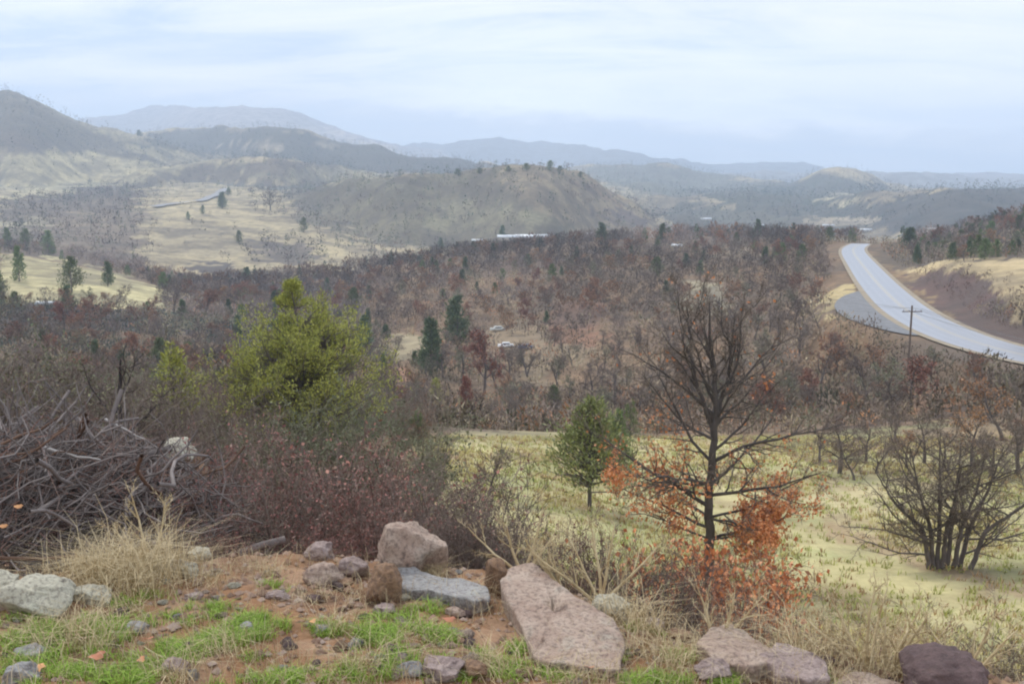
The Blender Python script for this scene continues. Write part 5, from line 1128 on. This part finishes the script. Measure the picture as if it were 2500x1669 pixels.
# small stones on the bank
g = np.random.default_rng(71); PEB = [rock_mesh(200 + i, (1, .8, .55), RM[k], .4, 7) for i, k in enumerate(('mauve', 'grey', 'brown', 'pink', 'dark', 'lichen'))]
n = 0; PN = ['mauve', 'grey', 'brown', 'pink', 'maroon', 'pale lichened']
while n < 150:
    U, V = g.uniform(0, 2100), g.uniform(1300, 1568); p = h1(U, V)
    if not np.isfinite(p[0]) or p[1] > 6.0: continue
    k = int(g.integers(0, 6)); s_ = g.uniform(.03, .085) * (1.3 if g.random() < .2 else 1)
    o = obj('small_stone', PEB[k], None, (p[0], p[1], p[2] + s_ * .12)); o.scale = (s_, s_ * g.uniform(.7, 1.1), s_ * g.uniform(.6, 1)); o.rotation_euler = (g.uniform(-.3, .3), g.uniform(-.3, .3), g.uniform(0, 6.3))
    wh_ = 'in the green patches at left' if U < 700 and V > 1420 else 'on the bare soil left of the upright boulder' if U < 1100 and V <= 1420 else 'in the grass below the middle of the bank' if U < 1300 else 'on the right part of the bank'
    tag(o, PN[k] + ' fist-sized stone ' + wh_, 'rock', PN[k] + ' small stones ' + wh_); n += 1
# crumbs of soil and grit, beyond counting
n = 15000; x = g.uniform(-5, 5.5, n); y = g.uniform(2.2, 6.4, n) ; z = ground(x, y); s_ = g.uniform(.004, .02, n) ** 1.0 * g.choice([1, 1, 1.6], n)
oc = np.array([[1, 0, 0], [0, 1, 0], [-1, 0, 0], [0, -1, 0], [0, 0, .8], [0, 0, -.8]]); of = np.array([[0, 1, 4], [1, 2, 4], [2, 3, 4], [3, 0, 4]])
V = (oc[None] * s_[:, None, None] * g.uniform(.6, 1.3, (n, 6, 1)) + np.stack([x, y, z + s_ * .2], 1)[:, None]).reshape(-1, 3)
M_grit = leafy('grit', [(.13, .08, .06), (.27, .17, .11), (.32, .25, .21), (.20, .12, .08)], hue_obj=False)
tag(obj('soil_crumbs', mk_mesh('soil_crumbs', V, (of[None] + (np.arange(n) * 6)[:, None, None]).reshape(-1, 3), M_grit)), kind='stuff')

# ------------------------------------------------------------------ grass
def blades(P, hh, wd, lean, g, bend=.5):
    n = len(P); a = g.uniform(0, 6.283, n); d = np.stack([np.cos(a), np.sin(a), np.zeros(n)], 1) * (lean * g.uniform(.2, 1.3, n))[:, None]; s = np.stack([-np.sin(a), np.cos(a), np.zeros(n)], 1)
    a2 = a + g.uniform(-1.5, 1.5, n); s = np.stack([-np.sin(a2), np.cos(a2), np.zeros(n)], 1)
    h = hh[:, None]; w = wd[:, None] * s * .5; up = np.array([0, 0, 1.])
    m = P + d * h * .35 + up * h * .62; t = P + d * h * (1 + bend) + up * h * np.clip(1.0 - bend * lean * .4, .3, 1)
    V = np.stack([P - w, P + w, m + w * .7, m - w * .7, t], 1).reshape(-1, 3); o = (np.arange(n) * 5)[:, None]
    return V, np.array([[0, 1, 2, 3]]) + o, np.array([[3, 2, 4]]) + o
GREEN = [ # centre, radii, slope of the patch, number of blades
 (120,1500,130,70,0,2600),(60,1440,90,34,0,900),(240,1440,70,34,0,900),(330,1375,70,22,-.1,700),(380,1400,60,22,-.3,700),(250,1530,110,34,0,1300),(450,1412,70,14,-.1,500),(470,1470,110,24,-.12,1900),(610,1442,80,14,-.25,1100),(560,1418,60,12,-.2,600),
 (625,1330,26,8,0,300),(500,1390,30,9,0,200),(755,1435,36,18,0,700),(870,1440,60,32,0,1200),(960,1400,60,14,-.2,500),(920,1510,110,40,.1,1700),(840,1530,60,30,0,700),(1000,1450,60,20,.2,700),(1050,1370,20,8,0,150),
 (1180,1500,90,34,.15,1600),(1260,1540,70,24,0,800),(1120,1550,80,20,0,600),(1380,1505,46,12,0,700),(1480,1440,40,20,.3,350),(1440,1550,80,20,0,700),(1640,1550,60,16,.1,500),(1820,1525,60,12,.45,900),(1880,1560,60,16,.5,700),(700,1550,70,18,0,600),(590,1505,30,10,0,200),
 (640,1355,18,6,0,90),(410,1500,60,24,-.3,900),(560,1560,80,14,0,600),(330,1560,80,16,0,600),(1560,1500,30,10,0,200),(90,1560,90,14,0,600),(1720,1440,20,6,0,80),(1540,1560,50,12,0,300)]
PU, PV = [], []
for (cu, cv, ru, rv, sl, k) in GREEN:
    a = g.uniform(0, 6.283, k); r_ = np.sqrt(g.uniform(0, 1, k)); du = ru * r_ * np.cos(a); PU.append(cu + du); PV.append(cv + rv * r_ * np.sin(a) + sl * du)
PU, PV = np.concatenate(PU), np.concatenate(PV)
P = hk(PU, PV + 8); P = P[np.isfinite(P[:, 0]) & (P[:, 1] < 6.2)]
keep = vnoise(P[:, 0] * 13, P[:, 1] * 13) > .47; P = P[keep]; P = np.repeat(P, 2, axis=0) + g.normal(size=(len(P) * 2, 3)) * np.array([.02, .02, 0]); P[:, 2] = ground(P[:, 0], P[:, 1]) - .004
n = len(P); V, Q4, T3 = blades(P, g.uniform(.02, .065, n), g.uniform(.0025, .005, n), .9, g)
M_green = leafy('fresh_green_grass', [(.15, .27, .03), (.27, .43, .05), (.40, .55, .10), (.18, .31, .04), (.36, .33, .14)], hue_obj=False, rough=.55)
tag(obj('grass', mk_mesh('grass', V, [Q4, T3], M_green)), kind='stuff'); print('green', n)
# dry blades all over the bank
n = 30000; x = g.uniform(-4.2, 4.2, n); y = g.uniform(2.6, 6.0, n); z = ground(x, y); U, V_ = project(x, y, z)
den = sst(.40, .66, fbm(x * 1.4 + 2, y * 1.8 + 5, 4, .6)) * (.25 + .75 * sst(600, 655, V_)) + .25 * (U > 580) * sst(.45, .6, fbm(x * 3, y * 3, 3)); keep = g.random(n) < den
x, y, z = x[keep], y[keep], z[keep]; n = len(x)
V, Q4, T3 = blades(np.stack([x, y, z - .004], 1), g.uniform(.04, .17, n), g.uniform(.0018, .0036, n), .8, g)
M_dry = leafy('dry_grass', [(.42, .32, .18), (.58, .48, .30), (.34, .24, .14), (.62, .54, .38)], hue_obj=False, rough=.6)
tag(obj('dry_grass', mk_mesh('dry_grass', V, [Q4, T3], M_dry)), kind='stuff'); print('dry', n)
# meadow tussocks
n = 26000; Y_ = g.uniform(10 ** 1.5, 58 ** 1.5, n) ** (1 / 1.5); s_ = g.uniform(-.13, .66, n); x = s_ * Y_; z = ground(x, Y_); U, V_ = project(x, Y_, z)
ok = (U * K > 945) & (V_ * K > 1000); x, Y_, z = x[ok], Y_[ok], z[ok]; pn = fbm(x / 2.2, Y_ / 3.6, 4, .6); ok = g.random(len(x)) < sst(.3, .7, pn) + .12; x, Y_, z, pn = x[ok], Y_[ok], z[ok], pn[ok]; m = len(x)
rep = 6; P = np.repeat(np.stack([x, Y_, z], 1), rep, 0) + g.normal(size=(m * rep, 3)) * np.array([.06, .06, 0]); P[:, 2] = ground(P[:, 0], P[:, 1]) - .01; n = len(P)
cb = np.repeat(np.where((g.random(m) < .30)[:, None], np.array([.40, .27, .14]), np.where((pn > .55)[:, None], np.array([.58, .52, .22]), np.array([.42, .44, .15]))) * g.uniform(.75, 1.15, (m, 1)), rep, 0)
V, Q4, T3 = blades(P, g.uniform(.06, .20, n) , g.uniform(.02, .035, n), .7, g)
tag(obj('meadow_grass', mk_mesh('meadow_grass', V, [Q4, T3], M_far, col=np.repeat(cb, 5, 0))), kind='stuff'); print('meadow', n)
# dry grass clumps and branching dry weeds
M_straw = leafy('straw', [(.50, .40, .23), (.64, .54, .34), (.40, .29, .15)], hue_obj=False, rough=.6)
def clump(U, V, Vt, label, n, spread, seed, group=None, name='dry_grass_clump'):
    g = np.random.default_rng(seed); p = h1n(U, V); h = max(.1, float(m_of_v(Vt / K)) * p[1] - p[2]); e = None
    P = np.stack([g.normal(size=n) * spread, g.normal(size=n) * spread, np.full(n, -.02)], 1); V1, Q4, T3 = blades(P, g.uniform(.5, 1.25, n) * h, g.uniform(.0025, .0045, n), 1.0, g, .6)
    o = obj(name, mk_mesh('clump', V1, [Q4, T3], M_straw), None, p); return tag(o, label, 'grass clump', group)
clump(300, 1335, 1215, 'big straw-coloured grass clump beside the brush pile', 900, .16, 1)
clump(225, 1330, 1230, 'straw-coloured grass clump against the foot of the brush pile', 500, .12, 2)
clump(390, 1320, 1250, 'smaller straw-coloured clump at the edge of the reddish bushes', 400, .11, 3)
clump(180, 1480, 1390, 'thin pale grass clump over the green patch at left', 260, .10, 4)
clump(620, 1320, 1285, 'short dry tuft with a green foot on the bare soil', 90, .03, 5)
clump(990, 1325, 1270, 'dry tuft at the right foot of the upright boulder', 160, .05, 6)
clump(960, 1322, 1262, 'dry tuft before the upright boulder', 160, .05, 66)
clump(775, 1450, 1375, 'wispy dry tuft rising from the small green patch', 80, .04, 7)
clump(520, 1500, 1430, 'wispy dry tuft over the long green streak', 70, .04, 8)
clump(1130, 1545, 1460, 'dry tuft on the bottom edge below the pitted slab', 160, .07, 9)
clump(1540, 1520, 1430, 'dry tuft between the pitted slab and the pale pink stone', 160, .07, 10)
clump(1330, 1560, 1500, 'dry tuft beneath the lower end of the pitted slab', 120, .06, 11)
clump(1830, 1480, 1400, 'tan grass clump behind the mauve slab', 300, .12, 12)
clump(2050, 1520, 1430, 'tan grass clump left of the dark maroon rock', 300, .12, 13)
clump(1450, 1440, 1340, 'grey-tan grass clump beside the whitish lichen boulder', 260, .1, 14)
clump(830, 1540, 1450, 'tall wispy dry tuft at the bottom left of the grey stone', 90, .05, 15)
clump(400, 1560, 1470, 'tall wispy dry tuft at the bottom of the bare soil', 90, .05, 16)
for k_, (U_, V_, h_, w_) in enumerate([(700,1370,40,'beside the rosy stone'),(1180,1400,46,'against the left flank of the pitted slab'),(1060,1360,46,'behind the long grey slab'),(1610,1500,60,'left of the pale pink flat stone'),(1700,1545,60,'below the pale pink flat stone'),(1880,1580,60,'below the mauve slab'),(120,1440,50,'in front of the broad lichen boulder'),(20,1480,60,'by the left edge above the grey stone'),(480,1340,50,'where the thicket meets the bare soil'),(600,1300,44,'at the back rim of the bare soil'),(830,1370,34,'before the ochre-stained stone'),(1460,1500,64,'right of the lower end of the pitted slab'),(1960,1560,56,'on the reddish slab'),(260,1400,50,'right of the low pale stone'),(1270,1550,50,'on the bottom edge under the pitted slab'),(960,1480,44,'in the grass below the long grey slab')]):
    clump(U_, V_, V_ - h_, 'sparse dry stems ' + w_, 110, .09, 300 + k_)
def weed(U, V, Vt, label, seed, stems, w=.5, name='dry_weed'):
    p = h1n(U, V); h = max(.2, float(m_of_v(Vt / K)) * p[1] - p[2]); R = random.Random(seed); out = []; g = np.random.default_rng(seed)
    P = dict(n=[6, 4, 3], wob=[.07, .10, .12], up=[.02, .03, .02], start=[.25, .15], kids=[1.35, 1.1], ratio=[.45, .45], ang=[.6, .6], rmin=.0016, tap=.75)
    for (lx, ly, l) in stems: grow(R, (0, 0, -.02), nrm((lx, ly, 1)), h * l * math.sqrt(1 + lx * lx * .8), .0115, 0, P, out)
    S = seg_arr(out); e = empty(name, p, label, 'plant'); V1, Q1 = tubes(S[S[:, 8] == 0][:, :8], 5); obj('stalk', mk_mesh('stalk', V1, Q1, M_straw), e)
    V2, Q2 = tubes(S[S[:, 8] > 0][:, :8], 3); V3, F3 = fuzz(S, 260, h * .10, .004, g, .01, 1); tag(obj('twigs', mk_mesh('weed_twigs', np.concatenate([V2, V3]), [Q2, F3 + len(V2)], M_straw), e), kind='stuff')
weed(1378, 1372, 1185, 'tall branching tan weed in the centre behind the pitted slab', 21, [(-.05, 0, 1.0), (-1.0, .1, .75), (-.45, 0, .8), (.75, .1, .85), (.2, .1, .9)])
weed(1290, 1352, 1220, 'leaning tan weed left of the tall branching one', 22, [(-1.1, 0, .8), (-.6, .1, .9), (-.2, 0, .7)])
weed(1200, 1300, 1160, 'pale arching weed above the head of the pitted slab', 23, [(-1.3, .1, .7), (.3, 0, 1.0), (-.3, 0, .9), (.7, 0, .7)])
weed(1995, 1500, 1340, 'tall fan of tan stalks left among the right weeds', 24, [(-.9, 0, .9), (-.4, 0, 1.0), (.05, 0, 1.0), (-1.3, .1, .7)])
weed(2040, 1520, 1370, 'second fan of tan stalks right beside the first', 25, [(.5, 0, .9), (.1, 0, 1.0), (1.2, 0, .7), (-.3, 0, .8)])
weed(2215, 1560, 1400, 'bent tan stalks over the dark maroon rock', 26, [(-1.2, 0, .8), (.3, 0, 1), (.9, 0, .8), (-.4, 0, .9)])
weed(1650, 1430, 1330, 'dull greyish weed in front of the orange leaves', 27, [(-.4, 0, 1), (.2, 0, .9), (.7, 0, .8)])
weed(350, 1290, 1130, 'thin pale weed poking from the big straw clump', 28, [(-.3, 0, 1), (.3, 0, .9), (-.9, 0, .6)])

# ------------------------------------------------------------------ brush pile
def brush_pile():
    g = np.random.default_rng(88); R = random.Random(88); x0, y0 = at(60, 6.6); z0 = gz(x0, y0); H = float(m_of_v(990 / K)) * y0 - z0
    e = empty('brush_pile', (x0, y0, z0), 'big heap of dark dead branches at the left of the bank', 'brush pile')
    wx, wy = 1.5, 1.15; Mg = bark('weathered_branch', (.025, .02, .02), (.30, .265, .25), 10); Mb = bark('brown_branch', (.06, .035, .025), (.22, .14, .10), 10)
    def dome(): 
        while True:
            q = g.uniform(-1, 1, 3); q[2] = abs(q[2])
            if np.linalg.norm(q) < 1: return q
    def stick(r, ln, surf):
        q = dome(); q = q / max(np.linalg.norm(q), .3) * g.uniform(.75, .98) if surf else q * .9
        c = q * np.array([wx, wy, H]); t = np.array([-q[1], q[0], 0]) + g.normal(size=3) * .7; t[2] = t[2] * .5 - .1; t[0] += .6 * g.choice([-1, 1]); d = t / np.linalg.norm(t); p = c - d * ln / 2; sg = []; n = 7
        for i in range(n):
            d = d + g.normal(size=3) * .26; d /= np.linalg.norm(d); p2 = p + d * ln / n; p2[2] = max(p2[2], -.05)
            sg.append((*p, *p2, r * (1 - .08 * i), r * (1 - .08 * (i + 1)))); p = p2
        return sg
    for i in range(210):
        r = g.uniform(.006, .017) if i > 8 else g.uniform(.022, .034); V, Q = tubes(stick(r, g.uniform(.5, 1.4), True), 6); obj('branch', mk_mesh('pile_branch', V, Q, Mg if i % 4 else Mb, True), e)
    sg = []
    for i in range(2400): sg += stick(g.uniform(.0025, .008), g.uniform(.35, 1.1), i % 3 > 0)
    V, Q = tubes(sg, 4); a = obj('twig_tangle', mk_mesh('twig_tangle', V, Q, Mg), e); tag(a, kind='stuff')
    sg = []
    for i in range(1600): sg += stick(g.uniform(.0015, .004), g.uniform(.3, .8), True)
    V, Q = tubes(sg, 3); a = obj('fine_twigs', mk_mesh('fine_twigs', V, Q, M_twigr), e); tag(a, kind='stuff')
brush_pile()
for (U, Y, V, rz_, ln, lb) in ((310, 7.2, 985, -25, .4, 'pale bleached stick jutting out above the brush pile'), (190, 6.3, 1040, 12, .35, 'light grey stick lying on top of the brush pile')):
    x, y = at(U, Y); z = float(m_of_v(V / K)) * Y; sg = []; p = np.array([-ln / 2, 0, 0.])
    for i in range(5): q_ = p + np.array([ln / 5, rnd.uniform(-.01, .01), rnd.uniform(-.012, .012)]); sg.append((*p, *q_, .011 - .0012 * i, .0098 - .0012 * i)); p = q_
    Vv, Qq = tubes(sg, 6); o = obj('bleached_stick', mk_mesh('stick', Vv, Qq, solid('bleached_wood', (.42, .40, .38), .8, .2)), None, (x, y, z)); o.rotation_euler = (0, math.radians(18), math.radians(rz_)); tag(o, lb, 'stick')
# fallen orange leaves
M_leaf = leafy('fallen_leaf', [(.55, .22, .10), (.62, .34, .20)], hue_obj=True)
lp = []
for k in range(14):
    a = k / 14 * 6.283; r_ = 1 + .16 * math.cos(7 * a + .6) + .1 * math.sin(3 * a); lp.append((math.cos(a) * r_ * .8, math.sin(a) * r_ * .38, .25 * math.cos(a) ** 2 + .1 * math.sin(2 * a)))
lm_ = mk_mesh('fallen_leaf', np.array([(0, 0, .0)] + lp), np.array([[0, 1 + k, 1 + (k + 1) % 14] for k in range(14)]), M_leaf)
for U, V, s_, lb in ((228, 1522, .05, 'fallen orange leaf lying in the green grass at left'), (88, 1548, .055, 'pale orange leaf beside the white-capped stone'), (345, 1480, .035, 'small dark orange leaf on the edge of the bare soil'), (140, 1398, .035, 'orange leaf on the lichen boulder at left'),
                     (720, 1440, .03, 'tiny orange leaf near the tip of the green streak'), (330, 1530, .035, 'orange leaf half buried in grass at the bottom left'), (1030, 1435, .04, 'dull orange leaf on the soil left of the pitted slab'), (1350, 1545, .03, 'small orange leaf below the pitted slab')):
    p = h1(U, V); o = obj('fallen_leaf', lm_, None, (p[0], p[1] - .03, p[2] + .05)); o.scale = (s_, s_, s_); o.rotation_euler = (.4, .1, rnd.uniform(0, 6)); tag(o, lb, 'leaf')
for U, Y, V, lb in ((58, 5.6, 1160, 'orange leaf caught low in the brush pile'), (20, 5.6, 1205, 'orange leaf at the very left of the brush pile')):
    x, y = at(U, Y); o = obj('fallen_leaf', lm_, None, (x, y, float(m_of_v(V / K)) * Y)); o.scale = (.03,) * 3; o.rotation_euler = (1.1, 0, .4); tag(o, lb, 'leaf')

# ------------------------------------------------------------------ pole and wires
M_pole = bark('pole_wood', (.10, .075, .06), (.20, .16, .13), 6); M_wire = solid('wire', (.30, .30, .31), .5, .05)
def pole(x, y, zt, label):
    z0 = gz(x, y) - .3; e = empty('utility_pole', (x, y, z0), label, 'utility pole'); h = zt - z0
    V, Q = tubes([(0, 0, 0, 0, 0, h * .5, .11, .095), (0, 0, h * .5, 0, 0, h, .095, .075)], 10); obj('shaft', mk_mesh('pole_shaft', V, Q, M_pole, True), e)
    V, Q = tubes([(-.85, -.12, h - .5, .85, -.12, h - .5, .045, .045)], 4); obj('crossarm', mk_mesh('pole_arm', V, Q, M_pole), e)
    for dx in (-.75, -.28, .28, .75): V, Q = tubes([(dx, -.12, h - .45, dx, -.12, h - .33, .03, .02)], 6); obj('insulator', mk_mesh('insulator', V, Q, M_wire), e)
    return np.array([x, y, zt])
x, y = at(2078, 84); A = pole(x, y, float(m_of_v(700 / K)) * 84, 'brown utility pole standing below the road bend')
x, y = at(1852, 235); B = pole(x, y, float(m_of_v(600 / K)) * 235, 'distant utility pole on the brown slope left of the road')
x, y = at(2760, 92); Cc = pole(x, y, float(m_of_v(820 / K)) * 92, 'utility pole beyond the right edge beside the road')
def wire(a, b_, dx, sag, lb):
    P = [(a + (b_ - a) * t + np.array([dx, -.12, -.25 - sag * 4 * t * (1 - t)])) for t in np.linspace(0, 1, 25)]
    V, Q = tubes([(*P[i], *P[i + 1], .013, .013) for i in range(24)], 4); tag(obj('wire', mk_mesh('wire', V, Q, M_wire)), lb, 'wire', 'power lines by the road')
for dx, nm in ((-.75, 'outer left'), (.28, 'middle'), (.75, 'outer right')):
    wire(A, B, dx, 2.5, nm + ' power line from the road pole toward the distant pole'); wire(A, Cc, dx, 1.2, nm + ' power line from the road pole to the right edge')

# ------------------------------------------------------------------ small buildings and vehicles
M_wall = solid('pale_wall', (.52, .48, .42), .8, .1); M_tanw = solid('tan_wall', (.50, .34, .22), .8, .1); M_roof = solid('pale_metal_roof', (.80, .83, .86), .4, .06); M_glass = solid('dark_glass', (.03, .035, .045), .15, .1); M_tyre = solid('tyre_rubber', (.02, .02, .02), .8, .1)
def boxm(name, x0, x1, y0, y1, z0, z1, mat, e, top=None):
    a = top or (x0, x1, y0, y1); V = np.array([(x0, y0, z0), (x1, y0, z0), (x1, y1, z0), (x0, y1, z0), (a[0], a[2], z1), (a[1], a[2], z1), (a[1], a[3], z1), (a[0], a[3], z1)])
    me = mk_mesh(name, V, np.array([[0, 3, 2, 1], [4, 5, 6, 7], [0, 1, 5, 4], [1, 2, 6, 5], [2, 3, 7, 6], [3, 0, 4, 7]]), mat)
    o = obj(name, me, e); md = o.modifiers.new('b', 'BEVEL'); md.width = min(.06, (z1 - z0) * .15); md.segments = 2; return o
def house(U, V, wpx, hpx, label, wall=None, rz=0, dy=0):
    p = h1(U, V); s_ = p[1] / F / K; w, h = wpx * s_, hpx * s_; d = w * .5; e = empty('house', (p[0], p[1], p[2] - .2), label, 'house', rz=rz); wh_ = h * .55
    boxm('wall', -w / 2, w / 2, -d / 2, d / 2, 0, wh_ + .2, wall or M_wall, e)
    Vv = np.array([(-w * .54, -d * .6, wh_ + .2), (w * .54, -d * .6, wh_ + .2), (w * .54, d * .6, wh_ + .2), (-w * .54, d * .6, wh_ + .2), (-w * .54, 0, h + .25), (w * .54, 0, h + .25)])
    me = mk_mesh('roof', Vv, [np.array([[0, 1, 5, 4], [2, 3, 4, 5], [3, 2, 1, 0]]), np.array([[0, 4, 3], [1, 2, 5]])], M_roof); obj('roof', me, e)
    for k in (-.3, .05): boxm('window', w * k, w * (k + .12), -d / 2 - .04, -d / 2 + .02, wh_ * .4, wh_ * .8, M_glass, e)
    boxm('door', w * .28, w * .36, -d / 2 - .05, -d / 2 + .02, .2, wh_ * .75, M_tanw, e)
house(1165, 550, 45, 12, 'low house with a bright metal roof at the left end of the ridge')
house(1222, 551, 75, 14, 'long low house with tan walls and bright roof on the ridge', M_tanw)
house(1098, 556, 30, 8, 'small pale shed left of the ridge houses')
house(1352, 543, 22, 10, 'tiny white-roofed shed right of the ridge houses')
house(1553, 568, 24, 9, 'small white shed on the ridge in the middle of the woods')
house(108, 702, 44, 12, 'white-roofed building at the foot of the grassy knoll, left one', rz=.1)
house(142, 704, 30, 12, 'white-roofed building at the foot of the grassy knoll, right one', rz=-.1)
house(2090, 560, 26, 7, 'pale shed in the woods right of the road crest')
for i, (U, V, w) in enumerate(((1930, 545, 22), (1985, 530, 26), (2150, 528, 40), (1900, 520, 24), (1745, 520, 20), (1620, 505, 22))):
    house(U, V, w, 6, ['pale farm building in the far valley above the road crest', 'small light barn in the far valley', 'long pale barn in the valley under the dark hill', 'tiny pale building in mid valley', 'white speck of a house in the far valley left', 'pale hut at the foot of the far hills'][i])
def car(U, V, ln, label, paint, rz):
    p = h1(U, V); e = empty('parked_car', (p[0], p[1], p[2]), label, 'car', rz=rz, s=.62); L_ = ln
    boxm('body', -L_ / 2, L_ / 2, -.9, .9, .35, .95, paint, e, (-L_ / 2 + .1, L_ / 2 - .1, -.85, .85)); boxm('cabin', -L_ * .28, L_ * .3, -.82, .82, .94, 1.5, paint, e, (-L_ * .18, L_ * .24, -.66, .66))
    for sy in (-1, 1): boxm('side_window', -L_ * .2, L_ * .22, sy * .74 - .06, sy * .74 + .06, 1.02, 1.38, M_glass, e)
    for sx in (-.3, .3):
        for sy in (-.82, .82): Vv, Qq = tubes([(sx * L_, sy - .1, .33, sx * L_, sy + .1, .33, .33, .33)], 14); me = mk_mesh('wheel', Vv, Qq, M_tyre); o = obj('wheel', me, e); V2 = [(sx * L_, sy + s * .1, .33) for s in (-1, 1)]
car(1160, 796, 4.6, 'white parked vehicle on the track in the woods', solid('white_car_paint', (.8, .82, .84), .3, .03), .15)
car(1206, 800, 4.6, 'dark blue parked vehicle right behind the white one', solid('blue_car_paint', (.05, .07, .14), .3, .1), .1)
car(1142, 758, 5.0, 'pale parked trailer above the white vehicle', solid('trailer_paint', (.6, .62, .6), .5, .1), .2)
